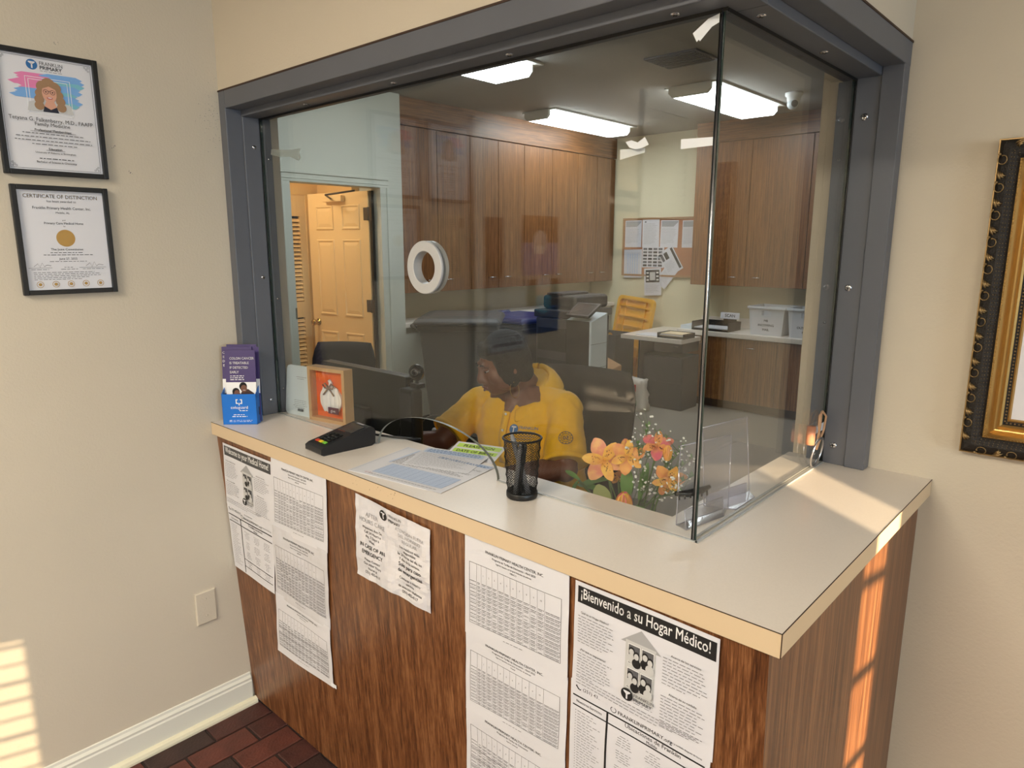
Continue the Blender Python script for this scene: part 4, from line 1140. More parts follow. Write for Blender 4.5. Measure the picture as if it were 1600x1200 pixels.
t = thing('reminder_card', 'small white card with green highlighted words behind the pen cup', 'card', (.87, .125, H+.003))
rt = Matrix.Translation((.880, .100, H+.003)) @ Matrix.Rotation(R(17), 4, 'Z') @ Matrix.Rotation(R(14), 4, 'X')
MB('paper').box((-.075, -.055, 0), (.075, .055, .0007), rt).build('card_stock', t)
k = Ink(lambda u, v, q: rt @ Vector((-.075+u, -.055+v, .0007+q)), .15, .11)
k.quad(.008, .082, .142, .102, 'hi_green'); k.quad(.008, .056, .142, .074, 'hi_green'); k.up()
k.text('PLEASE SIGN', .075, .0855, .017, 'ink', fit=.128, bold=.02); k.text('DATE OF BIRTH', .075, .0585, .016, 'ink', fit=.128, bold=.02)
k.text('Gracias por su visita', .06, .038, .009, 'ink_soft', fit=.1); k.text('Thank you', .06, .018, .011, 'key_yellow'); k.build(t)

# ---- wire-mesh pen cup with pens
CX_, CY_ = 1.186, -.046
cup = thing('pen_cup', 'black wire-mesh pen cup on the counter edge of the glass', 'pen cup', (CX_, CY_, H))
n = 36; rows = 30; h0, h1 = .012, .136
def rad(z): return .033+.0105*z/.14
mb = MB('black')
for sgn in (1, -1):
    for i in range(n):
        pth = []
        for j in range(7):
            z = h0+(h1-h0)*j/6; a = 2*PI*i/n+sgn*2*PI*(j/6)*.62
            pth.append((rad(z)*math.cos(a), rad(z)*math.sin(a), z))
        mb.tube(pth, .00055, 3, False)
o = mb.build('mesh_wall', cup, fix=False); o['kind'] = 'stuff'
mb = MB('black'); mb.lathe([(rad(.136)+.0025*math.cos(q), .138+.0025*math.sin(q)) for q in [2*PI*i/8 for i in range(9)]], n=40); mb.build('rim', cup, fix=False)
mb = MB('black'); mb.lathe([(.001, .001), (.034, .001), (.0355, .004), (.0355, .014), (.0335, .016), (.033, .004), (.001, .004)], n=32); mb.build('base', cup, fix=False)
def pen(name, label, a, tilt, mt, ln, r=.0045):
    p = thing(name, label, 'pen', (CX_, CY_, H+.006))
    d = Vector((math.cos(a)*math.sin(tilt), math.sin(a)*math.sin(tilt), math.cos(tilt))); b = Vector((-math.cos(a)*.016, -math.sin(a)*.016, .001))
    mb = MB(mt); mb.tube([b, b+d*ln*.9, b+d*ln], [r, r, r*.55], 10); mb.build('barrel', p, fix=False)
    mb = MB(mt); e = b+d*ln*.62; off = Vector((math.sin(a), -math.cos(a), 0))*r*1.4; mb.tube([e+off, e+off+d*ln*.3], .0012, 6); mb.build('clip', p, fix=False)
pen('pen', 'grey-capped marker leaning out at the left rim of the mesh cup', R(200), R(17), 'grey_mid', .142, .0062)
pen('pen', 'short grey stub of a pen in the middle of the mesh cup', R(60), R(6), 'grey_mid', .118, .0055)
pen('pen', 'black pen leaning to the right inside the mesh cup', R(-20), R(15), 'black', .125)
pen('pen', 'black pen leaning towards the glass inside the mesh cup', R(110), R(13), 'black', .120)

# ---- tapes and marks on the glass
def tape(name, label, pts, y=-.0046, mt='tape', th=.0006):
    mb = MB(mt); mpp = lambda u, v, q: Vector((u, q, v)); mb.prism(pts, mpp, y-th, y); mb.walls(pts, mpp, y-th, y)
    return tag(mb.build(name), label, 'tape')
tape('adhesive_tape', 'curled strip of tape high in the corner of the glass', [(1.537, 1.951), (1.545, 1.936), (1.549, 1.939), (1.551, 1.936), (1.572, 1.955), (1.586, 1.960), (1.588, 1.974), (1.565, 1.969)])
tape('adhesive_tape', 'torn scrap of pale tape on the glass left of the long strip', [(1.407, 1.785), (1.420, 1.787), (1.434, 1.782), (1.449, 1.790), (1.458, 1.776), (1.444, 1.771), (1.430, 1.770), (1.416, 1.774)])
tape('adhesive_tape', 'long white strip of tape ending at the corner joint of the panes', [(1.524, 1.762), (1.586, 1.763), (1.586, 1.777), (1.524, 1.779)])
tape('adhesive_tape', 'white strip of tape just below the torn scrap', [(1.389, 1.755), (1.444, 1.764), (1.444, 1.772), (1.389, 1.774)], .0052)
tape('tape_residue', 'grey smear of old tape glue at the upper left of the glass', [(.105, 1.868), (.16, 1.857), (.22, 1.852), (.262, 1.838), (.275, 1.846), (.268, 1.862), (.275, 1.872), (.23, 1.873), (.18, 1.876), (.11, 1.884)], -.0046, 'smudge')

# ---- ring on a leather cord hanging at the right end of the glass
kt = thing('corded_ring', 'metal ring on a looped leather cord hung at the right pane by the post', 'key ring', (1.606, .60, 1.04))
mb = MB('leather')
mb.tube([(1.604, .625, 1.115), (1.608, .60, 1.15), (1.606, .605, 1.175), (1.604, .63, 1.182), (1.606, .655, 1.165), (1.606, .645, 1.13), (1.604, .622, 1.10), (1.603, .612, 1.085)], .0028, 8)
mb.tube([(1.601, .632, 1.180), (1.606, .615, 1.15), (1.604, .615, 1.12), (1.603, .613, 1.09)], .0028, 8); mb.build('cord', kt)
mb = MB('steel'); pth = [(1.605+.006*math.sin(a), .612+.036*math.cos(a), 1.0785+.038*math.sin(a)) for a in [2*PI*i/28 for i in range(29)]]; mb.tube(pth, .003, 8, False); mb.build('ring', kt)
mb = MB('peach'); mb.cyl((1.606, .553, 1.112), (1.606, .553, 1.158), .0105); mb.build('toggle', kt, label='peach barrel toggle')
mb = MB('tape'); mb.box((1.5965, .60, 1.125), (1.5975, .675, 1.145)); mb.build('tape_tab', kt)

# ================================================================== THINGS ON THE OFFICE SIDE OF THE GLASS
# ---- white plaque and pumpkin box on the counter behind the pane
pq = thing('plaque_back', 'white rounded card standing with its back to the glass, left of the pumpkin box', 'card', (.13, .03, H))
rt = Matrix.Translation((.062, .0135, H)) @ Matrix.Rotation(R(9), 4, 'Z') @ Matrix.Rotation(R(-6), 4, 'X')
def rrect(w, h, r, n=5):
    o = []
    for cx, cz, a in ((w-r, r, -90), (w-r, h-r, 0), (r, h-r, 90), (r, r, 180)): o += [(cx+r*math.cos(R(a+90*i/n)), cz+r*math.sin(R(a+90*i/n))) for i in range(n+1)]
    return o
pl = rrect(.138, .166, .016); mpp = lambda u, v, q: rt @ Vector((u, q, v))
mb = MB('plastic_white'); mb.prism(pl, mpp, 0, .006); mb.walls(pl, mpp, 0, .006); mb.build('card', pq)
k = Ink(lambda u, v, q: rt @ Vector((u, -q, v)), .14, .166)
k.greek(.05, .10, .128, .0012); k.greek(.055, .09, .122, .0012); k.para(.035, .11, .05, 5, .006, .001, 'ink_soft', True)
for i in range(11): k.quad(.060+.0028*i, .014, .0613+.0028*i+.0006*(i % 3), .023, 'ink')
k.build(pq)
pb = thing('pumpkin_box', 'small wooden shadow box with a white pumpkin on orange ground', 'wall art', (.285, .035, H))
pb.rotation_euler = (0, 0, R(9.5))
w, h, d = .166, .178, .034
for nm, (a, b) in {'l': ((-w/2, -.004, 0), (-w/2+.012, d, h)), 'r': ((w/2-.012, -.004, 0), (w/2, d, h)), 'b': ((-w/2+.012, -.004, 0), (w/2-.012, d, .012)), 't': ((-w/2+.012, -.004, h-.012), (w/2-.012, d, h))}.items(): BX('frame_side', 'frame_oak', a, b, pb, .001, fix=False)
BX('orange_panel', 'orange', (-w/2+.012, d-.012, .012), (w/2-.012, d-.006, h-.012), pb, fix=False, label='bright orange backing')
pk = MB('plaster_white')
pr = []
for i in range(48):
    a = 2*PI*i/48; rr = .046*(1+.045*abs(math.cos(2.5*a))); pr.append((rr*1.02*math.cos(a), .072+rr*.93*math.sin(a)))
mpp = lambda u, v, q: Vector((u, q, v)); pk.prism(pr, mpp, d-.020, d-.012); pk.walls(pr, mpp, d-.020, d-.012)
for cx in (-.028, -.010, .010, .028): pk.ball((cx, d-.019, .072), (.013, .006, .042), 10, 8)
po = pk.build('pumpkin', pb, fix=False)
mb = MB('plaster_white'); mb.tube([(0, d-.018, .112), (.002, d-.018, .128), (-.004, d-.018, .136)], [.008, .006, .005], 8); mb.build('pumpkin_stem', pb, fix=False)
mb = MB('twine')
for s_ in (-1, 1):
    mb.tube([(0, d-.026, .112), (s_*.014, d-.028, .126), (s_*.026, d-.027, .120), (s_*.016, d-.026, .110), (0, d-.026, .112)], .0026, 6)
    mb.tube([(0, d-.026, .112), (s_*.012, d-.027, .100), (s_*.024, d-.027, .088)], .0026, 6)
mb.build('twine_bow', pb, fix=False)
BX('word_tag', 'plum', (-.002, d-.030, .030), (.042, d-.027, .050), pb, fix=False)
k = Ink(lambda u, v, q: Vector((u, d-.030-q, v)), .1, .1); k.text('give', .020, .0355, .014, 'white', fit=.036, bold=.01); k.build(pb, fix=False)

# ---- acrylic stands in the glass corner
a1 = thing('acrylic_brochure_stand', 'clear acrylic leaflet stand right at the glass corner, empty', 'display stand', (1.545, .12, H))
def sheet4(mb, pts, th, mt):
    P = [Vector(p) for p in pts]; nn = (P[1]-P[0]).cross(P[3]-P[0]).normalized()*th
    mb.use(mt).ring([P, [p+nn for p in P]], True, True, False)
def rims(mb, pts, r, mt, closed=True):
    mb.use(mt); q = list(pts)+([pts[0]] if closed else []); 
    for a, b in zip(q, q[1:]): mb.tube([a, b], r, 5)
bk = [(1.528, .040, H+.002), (1.562, .205, H+.002), (1.545, .235, H+.155), (1.512, .072, H+.158)]
mb = MB('acrylic'); sheet4(mb, bk, .002, 'acrylic'); rims(mb, bk, .0012, 'acrylic_rim'); mb.build('back_plate', a1)
ft = [(1.556, .030, H+.002), (1.578, .150, H+.002), (1.572, .152, H+.042), (1.550, .030, H+.042)]
mb = MB('acrylic'); sheet4(mb, ft, .002, 'acrylic'); rims(mb, ft, .0011, 'acrylic_rim'); sheet4(mb, [(1.528, .040, H+.001), (1.556, .030, H+.001), (1.578, .150, H+.001), (1.562, .205, H+.001)], .0015, 'acrylic'); mb.build('front_pocket', a1)
a2 = thing('acrylic_sign_holder', 'tall clear slanted sign holder behind the leaflet stand, blank', 'display stand', (1.53, .27, H))
bk = [(1.520, .175, H+.002), (1.556, .325, H+.002), (1.530, .345, H+.172), (1.494, .200, H+.168)]
mb = MB('acrylic'); sheet4(mb, bk, .0025, 'acrylic'); rims(mb, bk, .0013, 'acrylic_rim'); mb.build('slanted_plate', a2)
tri_ = [(1.520, .175, H+.001), (1.582, .200, H+.001), (1.580, .300, H+.001), (1.556, .325, H+.001)]
mb = MB('acrylic_rim'); sheet4(mb, tri_, .003, 'acrylic_rim'); sheet4(mb, [(1.522, .180, H+.004), (1.552, .315, H+.004), (1.550, .316, H+.026), (1.520, .182, H+.026)], .003, 'acrylic_rim'); mb.build('base_tray', a2, label='frosted base tray')
bc = thing('binder_clip', 'black claw clip gripping the leaflet stand in the glass corner', 'clip', (1.53, .10, H+.055))
mb = MB('black'); mb.tube([(1.518, .050, H+.063), (1.530, .075, H+.060), (1.545, .105, H+.062), (1.555, .125, H+.068)], [.005, .008, .008, .004], 8)
for i in range(6): q = i/5; mb.tube([(1.522+.03*q, .055+.062*q, H+.066), (1.527+.03*q, .050+.062*q, H+.052)], .002, 5)
mb.build('clip_body', bc)

# ---- desk, monitor, clerk's things
dk_ = thing('office_desk', 'dark work desk below the counter behind the glass', 'desk', (.66, .38, 0))
BX('desk_top', 'charcoal', (.01, .082, .705), (1.34, .70, .735), dk_, .003)
for x in (.03, 1.30): BX('desk_panel', 'charcoal', (x, .10, 0), (x+.025, .66, .705), dk_)
mo = thing('monitor', 'black computer monitor seen from behind on the desk', 'monitor', (-.04, .42, .735))
mb = MB('black'); pl = rrect(.545, .325, .012); mpp = lambda u, v, q: Vector((-.31+u, q, .802+v)); mb.prism(pl, mpp, .395, .43); mb.walls(pl, mpp, .395, .43); mb.build('housing', mo, .003)
BX('lit_bezel_edge', 'grey_mid', (-.30, .428, 1.1235), (.225, .434, 1.1285), mo, label='top bezel edge painted pale as lit')  # grey strip paints the light along the monitor's top edge
mb = MB('black'); mb.box((-.10, .365, .80), (.02, .397, .98)); mb.box((-.07, .37, .737), (-.01, .39, .86)); mb.box((-.16, .33, .7355), (.08, .50, .744)); mb.build('stand', mo, .003)
mb = MB('grey_dark')
for i, (a, b) in enumerate(((-.02, .03), (.02, .08), (.05, .15))): mb.tube([(a, .36, .90), (a+.04, .33, .86), (b+.05, .32, .79), (b+.06, .31, .738)], .003, 6)
mb.build('cables', mo)
pc = thing('computer_tower', 'narrow black computer standing at the right end of the monitor', 'computer', (.29, .40, .735))
BX('case', 'black', (.240, .355, .7352), (.318, .405, 1.095), pc, .010, seg=3); BX('front_seam', 'charcoal', (.247, .3535, .98), (.311, .356, 1.08), pc, .004)
wc = thing('webcam', 'small black round webcam on top of the narrow computer', 'webcam', (.29, .40, 1.095))
mb = MB('black'); mb.box((.270, .385, 1.0955), (.315, .42, 1.112)); mb.tube([(.292, .40, 1.11), (.292, .40, 1.125)], .007, 8); mb.build('clip_foot', wc, .003)
mb = MB('black_gloss'); mb.ball((.297, .395, 1.152), (.030, .026, .030), 16, 12); mb.build('camera_ball', wc)
mb = MB('steel'); mb.lathe([(.011, 0), (.013, .004), (.010, .006)], n=14, mtx=Matrix.Translation((.312, .374, 1.157)) @ Vector((.5, -.85, .1)).to_track_quat('Z', 'Y').to_matrix().to_4x4()); mb.build('lens_ring', wc)
mb = MB('black'); mb.tube([(.28, .41, 1.13), (.25, .41, 1.115), (.232, .40, 1.08), (.228, .37, .95), (.23, .33, .80), (.22, .30, .738)], .003, 6); mb.build('cable', wc)
pl_ = MB('white'); pth = [(.44+.004*math.cos(i*1.3), .088+.003*math.sin(i*1.3), .985-.006*i) for i in range(22)]; 
o = tag(pl_.tube(pth, .0022, 6).build('coiled_cord'), 'white coiled cord hanging behind the card terminal', 'cord')

# ---- chairs
def chair_back(cx, cy, z0, z1, w, bow, ang, mb, th=.05):
    """bowed upholstered back; facing -y at ang=0"""
    nx, nz = 12, 10; A = []; B = []
    for j in range(nz+1):
        q = j/nz; z = z0+(z1-z0)*q; hw = w/2*(1-.10*(1-q)**2-.30*max(0, q-.72)**2/.0784*.55)
        for i in range(nx+1):
            p = -1+2*i/nx; x = hw*p; y = bow*(p*p-1)*-1*-1 + .06*q*q
            edge = 1-.75*max(abs(p)**8, abs(2*q-1)**10)
            A.append((x, y-th/2*edge, z)); B.append((x, y+th/2*edge, z))
    k = (nx+1)*(nz+1); fs = []
    for j in range(nz):
        for i in range(nx):
            a = j*(nx+1)+i; fs.append((a, a+1, a+nx+2, a+nx+1)); fs.append((a+k, a+nx+1+k, a+nx+2+k, a+1+k))
    edge = [i for i in range(nx+1)]+[j*(nx+1)+nx for j in range(1, nz+1)]+[nz*(nx+1)+i for i in range(nx-1, -1, -1)]+[j*(nx+1) for j in range(nz-1, 0, -1)]
    for q in range(len(edge)): a, b = edge[q], edge[(q+1) % len(edge)]; fs.append((a, a+k, b+k, b))
    return mb.add(A+B, fs, True)
def office_chair(label, x, y, rz, w, zt, arms=True):
    c = thing('office_chair', label, 'chair', (x, y, 0), rz)
    chair_back(0, 0, .52, zt, w, -.05, 0, MB('char_fabric')).build('backrest', c, fix=False)
    mb = MB('char_fabric'); rr = rrect(.50, .48, .09); mpp = lambda u, v, q: Vector((u-.25, v-.53, q)); mb.prism(rr, mpp, .42, .49); mb.walls(rr, mpp, .42, .49, smooth=True); mb.build('seat', c, .02, fix=False)
    mb = MB('black'); mb.tube([(0, -.28, .42), (0, -.28, .13)], .028, 12); mb.build('gas_column', c, fix=False)
    mb = MB('black'); mb.tube([(0, -.12, .44), (0, .03, .45), (0, .05, .62)], .018, 8); mb.build('back_support', c, fix=False)
    for i in range(5):
        a = R(90+72*i); e = (.29*math.cos(a), -.28+.29*math.sin(a)); mb = MB('black'); mb.tube([(0, -.28, .13), (e[0], e[1], .075)], [.024, .014], 8); lg = mb.build('star_leg', c, fix=False)
        mb = MB('black'); mb.cyl((e[0]-.012, e[1], .03), (e[0]+.012, e[1], .03), .03, n=14); mb.tube([(e[0], e[1], .05), (e[0], e[1], .08)], .008, 6); mb.build('caster', lg, fix=False)
    if arms:
        for s_ in (-1, 1): mb = MB('black'); mb.tube([(s_*.25, -.20, .44), (s_*.30, -.20, .50), (s_*.30, -.20, .66)], .014, 8); mb.box((s_*.30-.035, -.36, .66), (s_*.30+.035, -.10, .69)); mb.build('armrest', c, .01, fix=False)
    return c
office_chair('dark grey office chair the clerk sits in', .435, 1.17, R(6), .50, 1.075, False)
office_chair('empty black chair by the cream door, its back above the monitor', -1.37, 1.2, R(35), .40, 1.012)

# ---- vase of flowers
VX, VY = 1.315, .225
va = thing('flower_vase', 'smoky clear vase on the desk holding the mixed flowers', 'vase', (VX, VY, .735))
mb = MB('vase_glass'); mb.lathe([(.040, .0), (.043, .05), (.046, .16), (.052, .235), (.050, .235), (.044, .16), (.041, .05), (.038, .008), (.001, .008)], n=28); mb.build('vase', va, fix=False)
def petal(mb, base, d, up, ln, wd, curl, cup=.25, n=8, ruf=0.0):
    d = d.normalized(); s_ = d.cross(up).normalized(); up = s_.cross(d).normalized()
    vs = []
    for i in range(n+1):
        q = i/n; c = base+d*ln*q+up*(curl*ln*q*q)
        wq = wd*max(.10, math.sin(PI*min(1, .06+.90*q**1.25)))**.62
        if i == n: wq = wd*.16
        for j in (-1, 0, 1): vs.append(c+s_*wq*.5*j+up*(cup*wq*.5*abs(j)+ruf*wq*j*math.sin(9*q+base.x*900)))
    mb.add(vs, [(3*i+j, 3*i+j+1, 3*i+j+4, 3*i+j+3) for i in range(n) for j in range(2)], True)
def stem(mb, a, b, r=.0022): 
    a, b = Vector(a), Vector(b); m = (a+b)/2+Vector((.0, -.008, .02)); mb.tube([a, a.lerp(m, .55), m.lerp(b, .5), b], r, 6)
def lily(name, label, c, facing, size, m1, m2, group=None, rot=0):
    c = Vector(c); f = Vector(facing).normalized()
    t = thing(name, label, 'flower', c, group=group)
    e1 = f.orthogonal().normalized(); e2 = f.cross(e1)
    for i in range(6):
        a = 2*PI*i/6+rot; d = e1*math.cos(a)+e2*math.sin(a); inner = i % 2
        dirv = d*.80+f*(.62 if inner else .45)
        mb = MB(m2 if inner else m1); petal(mb, c+f*(.002 if inner else 0), dirv, f, size*(.54 if inner else .58), size*(.30 if inner else .43), -.42, .2, 9, .12)
        p = mb.build('petal', t)
        if inner:
            mb = MB('speck'); rn = random.Random(i)
            for q in range(9):
                u = .28+.06*q; pos = c+dirv.normalized()*size*.5*u+f*(.0032-.35*size*.5*u*u)+d.cross(f)*size*.07*rn.uniform(-1, 1)
                mb.ball(pos, (.0012, .0012, .0012), 5, 3)
            mb.build('petal_flecks', p, kind='stuff')
    mb = MB('petal_yellow')
    for i in range(5): a = i*1.26; tip = c+f*size*.34+(e1*math.cos(a)+e2*math.sin(a))*size*.09; mb.tube([c, c+f*size*.2, tip], .0007, 5); mb.ball(tip, .0015, 6, 4)
    mb.build('stamens', t)
    mb = MB('green_stem'); stem(mb, (VX+rot*.004-.01, VY, .75), c-f*.006); mb.build('stem', t)
    return t
CV = Vector((.55, -.75, .35))
lily('alstroemeria', 'large open peach and yellow flower furthest left in the bouquet', (1.240, .20, 1.075), (.35, -.85, .25), .095, 'petal_peach', 'petal_yellow', rot=.3)
lily('alstroemeria', 'orange speckled flower just right of the large peach one', (1.296, .215, 1.092), (.45, -.75, .30), .072, 'petal_orange', 'petal_yellow', rot=.8)
lily('alstroemeria', 'pink and yellow flower highest in the bouquet, half hidden by white sprays', (1.362, .24, 1.125), (.3, -.5, .6), .066, 'petal_pink', 'petal_orange', rot=.1)
lily('alstroemeria', 'orange flower low on the right of the bouquet, among white sprays', (1.405, .22, 1.062), (.6, -.7, -.15), .070, 'petal_orange', 'petal_yellow', rot=.5)
lily('alstroemeria', 'small peach flower hanging under the large peach one', (1.268, .215, 1.040), (.4, -.7, -.5), .045, 'petal_peach', 'petal_peach', rot=1.2)
def bud(name, label, c, m1, sz):
    t = thing(name, label, 'flower', c); c = Vector(c)
    for i in range(7):
        a = 2*PI*i/7; r_ = sz*.16; mb = MB(m1 if i % 3 else 'petal_yellow')
        petal(mb, c+Vector((r_*math.cos(a), r_*math.sin(a), -sz*.35)), Vector((math.cos(a)*.34, math.sin(a)*.34, 1)), Vector((math.cos(a), math.sin(a), 0)), sz*.98, sz*.62, -.38, -.25)
        mb.build('petal', t)
    mb = MB('petal_yellow'); mb.ball(c-Vector((0, 0, sz*.05)), (sz*.30, sz*.30, sz*.42)); mb.build('heart', t)
    mb = MB('green_stem'); stem(mb, (VX, VY, .76), c-Vector((0, 0, sz*.4))); mb.ball(c-Vector((0, 0, sz*.42)), (sz*.16, sz*.16, sz*.1)); mb.build('stem', t)
bud('rose_bud', 'pink and yellow rosebud low at the front of the bouquet', (1.322, .165, .978), 'petal_pink', .062)
bud('rose_bud', 'deep pink bud between the two left-hand flowers', (1.276, .235, 1.105), 'petal_pink', .034)
bud('rose_bud', 'small coral bud at the upper right of the bouquet', (1.392, .235, 1.112), 'petal_peach', .034)
def leafsprig(label, pts_list):
    t = thing('leaf_sprig', label, 'leaf sprig', (VX, VY, .95))
    for (a, b, wd, mt) in pts_list:
        mb = MB(mt); a, b = Vector(a), Vector(b); petal(mb, a, b-a, Vector((.3, -.5, .8)), (b-a).length, wd, -.22, .2, 8); mb.build('leaf', t)
    mb = MB('green_stem'); 
    for (a, b, wd, mt) in pts_list: stem(mb, (VX, VY, .85), a, .0018)
    mb.build('stem', t)
leafsprig('long narrow green leaves arching out at the left of the bouquet', [((1.255, .20, 1.03), (1.165, .185, 1.008), .022, 'green_leaf'), ((1.175, .187, 1.012), (1.135, .18, 1.035), .014, 'green_leaf'), ((1.17, .187, 1.010), (1.150, .175, .968), .012, 'green_leaf'), ((1.245, .20, .995), (1.16, .187, 1.010), .018, 'green_leaf')])
leafsprig('broad green leaves low in the middle of the bouquet', [((1.30, .21, .985), (1.305, .20, 1.065), .032, 'green_leaf'), ((1.265, .175, .955), (1.25, .165, 1.02), .045, 'green_pale'), ((1.29, .165, .965), (1.262, .15, .955), .04, 'green_pale'), ((1.37, .18, .93), (1.42, .165, .985), .04, 'green_leaf'), ((1.33, .22, .99), (1.345, .22, 1.08), .02, 'green_leaf'), ((1.385, .165, .93), (1.37, .15, 1.0), .05, 'green_leaf')])
def spray(label, tips, seed, nb):
    t = thing('baby_breath_spray', label, 'flower spray', (VX, VY, .95)); rn = random.Random(seed)
    st = MB('green_stem'); bl = MB('breath'); fo = MB('green_leaf')
    for tip in tips:
        tip = Vector(tip); root = Vector((VX+rn.uniform(-.02, .02), VY+rn.uniform(-.02, .02), .95)); mid = root.lerp(tip, .6)+Vector((0, 0, .01)); st.tube([root, mid, tip], .0009, 4)
        for i in range(nb):
            b0 = mid.lerp(tip, rn.random()); e = b0+Vector((rn.uniform(-.03, .03), rn.uniform(-.025, .025), rn.uniform(-.008, .040)))
            st.tube([b0, e], .0005, 3); r_ = rn.choice((.0018, .0022, .0028, .0034)); 
            for _ in range(2): bl.ball(e+Vector((rn.uniform(-1, 1), rn.uniform(-1, 1), rn.uniform(-1, 1)))*r_*.7, (r_, r_, r_*.8), 6, 4)
            for _ in range(2): petal(fo, b0, Vector((rn.uniform(-1, 1), rn.uniform(-1, 1), .6)), Vector((0, 0, 1)), .014, .004, .1, .1, 3)
    st.build('stems', t, kind='stuff'); bl.build('tiny_blossoms', t, kind='stuff'); fo.build('tiny_leaves', t, kind='stuff')
spray('spray of tiny white blossoms standing tallest in the middle of the bouquet', [(1.335, .24, 1.17), (1.355, .25, 1.16), (1.32, .22, 1.13), (1.375, .26, 1.15), (1.345, .21, 1.06), (1.36, .20, 1.03)], 4, 13)
spray('spray of tiny white blossoms at the right of the bouquet by the glass corner', [(1.43, .25, 1.14), (1.455, .24, 1.12), (1.465, .23, 1.08), (1.45, .22, 1.04), (1.42, .24, 1.09), (1.40, .22, 1.03)], 9, 12)

# ---- ceiling fixtures
def fixture(label, x0, x1, y0, y1):
    xc, yc = (x0+x1)/2, (y0+y1)/2; W_ = x1-x0
    t = thing('ceiling_light', label, 'ceiling light', (xc, yc, OZ), group=None)
    BX('ceiling_plate', 'light_pan', (x0-.05, y0+.03, OZ-.014), (x1+.05, y1+.05, OZ-.001), t)
    pf = [(x0, OZ-.012), (x0, OZ-.055), (x0+.03, OZ-.085), (x1-.03, OZ-.085), (x1, OZ-.055), (x1, OZ-.012)]
    mpp = lambda u, v, q: Vector((u, q, v))
    mb = MB('lens'); mb.walls(pf, mpp, y0+.03, y1-.012, closed=False)
    mb.build('wraparound_lens', t, label='glowing ribbed lens')
    for a, b in ((y0, y0+.03), (y1-.012, y1)):
        mb = MB('light_pan'); mb.prism(pf, mpp, a, b); mb.walls(pf, mpp, a, b); mb.build('end_cap', t)
    return t
fixture('lit fluorescent ceiling light cut off by the window head, nearest the clerk', -1.39, -1.03, 1.36, 2.56)
fixture('lit fluorescent ceiling light above the wooden wall cabinets', -2.20, -1.92, 3.80, 5.10)
fixture('lit fluorescent ceiling light crossed by the glass corner joint', -.72, -.375, 3.77, 5.0)
for i, p in enumerate(WAIT_LAMPS):
    t = thing('ceiling_light', ('waiting-room ceiling panel light nearest the left wall', 'waiting-room ceiling panel light behind the camera', 'waiting-room ceiling panel light by the far right')[i], 'ceiling light', (p[0], p[1], WC))
    x, y, z = p
    BX('housing', 'light_pan', (x-.62, y-.32, WC-.07), (x+.62, y+.32, WC-.001), t, .004); BX('diffuser', 'lens_wait', (x-.58, y-.28, WC-.074), (x+.58, y+.28, WC-.0705), t)
t = thing('ceiling_vent', 'dark square air vent in the office ceiling', 'vent', (-.25, 3.11, OZ))
BX('vent_frame', 'vent', (-.43, 2.95, OZ-.012), (-.06, 3.27, OZ-.001), t)
for i in range(8): BX('vent_blade', 'vent', (-.41, 2.975+.036*i, OZ-.018), (-.08, 2.985+.036*i, OZ-.012), t)
t = thing('dome_camera', 'white dome security camera on the office ceiling', 'security camera', (-.10, 4.63, OZ))
mb = MB('white'); mb.lathe([(.001, 0), (.066, 0), (.066, -.018), (.060, -.026), (.052, -.03), (.050, -.055), (.040, -.08)], c=(-.10, 4.63, OZ-.001), n=28); mb.build('mount', t)
mb = MB('plastic_white'); mb.ball((-.10, 4.62, OZ-.085), .043, 18, 12); mb.build('camera_ball', t)
mb = MB('ink_grey'); mb.lathe([(.001, .002), (.024, .002), (.026, -.004)], n=18, mtx=Matrix.Translation((-.10+.028, 4.62-.035, OZ-.088)) @ Vector((.6, -.8, -.1)).to_track_quat('Z', 'Y').to_matrix().to_4x4()); mb.build('lens', t)

# ---- wall cabinets along the left (faces look +x) and their counter
CXF = -2.49
units = [(2.60, 3.395), (3.395, 4.135), (4.135, 5.0), (5.0, 5.70)]
nmz = ['nearest the doorway', 'behind the round port', 'under the ceiling light', 'furthest along the left wall']
def pull(mb, p, ax, ln=.075):
    v = Vector(ax)*ln/2; o = Vector((ax[1], -ax[0], 0)); o = o if o.dot(Vector((1, -1, 0))) > 0 else -o
    p = Vector(p); mb.tube([p-v, p-v*.95+o*.022, p+v*.95+o*.022, p+v], .0042, 6)
for (y0, y1), nn in zip(units, nmz):
    t = thing('wall_cabinet', 'wood-grain wall cabinet with two tall doors, '+nn, 'cabinet', (CXF, (y0+y1)/2, 1.19), group=None)
    BX('carcass', 'wood_cab', (-2.82, y0+.001, 1.19), (CXF-.02, y1-.001, 2.555), t)
    ym = (y0+y1)/2
    for a, b in ((y0, ym), (ym, y1)):
        dr = BX('door', 'wood_cab', (CXF-.0195, a+.003, 1.192), (CXF, b-.003, 2.545), t, .0015)
        mb = MB('steel'); pull(mb, (CXF, b-.10 if a == y0 else a+.12, 1.295), (0, 1, 0)); mb.build('pull_handle', dr)
t = thing('cabinet_fascia', 'wood-grain fascia board between the left cabinets and the ceiling', 'fascia', (CXF, 4.15, 2.56))
BX('board', 'wood_cab_y', (-2.82, 2.58, 2.556), (CXF+.002, 5.715, OZ-.001), t)
t = thing('base_cabinet', 'counter run below the left wall cabinets, behind the bins', 'cabinet', (-2.65, 4.1, 0))
BX('carcass', 'wall_pale', (-2.815, 2.585, .09), (-2.50, 5.7, .90), t); BX('plinth', 'charcoal', (-2.8, 2.585, 0), (-2.54, 5.7, .09), t); BX('worktop', 'laminate', (-2.815, 2.58, .90), (-2.46, 5.715, .94), t, .004)

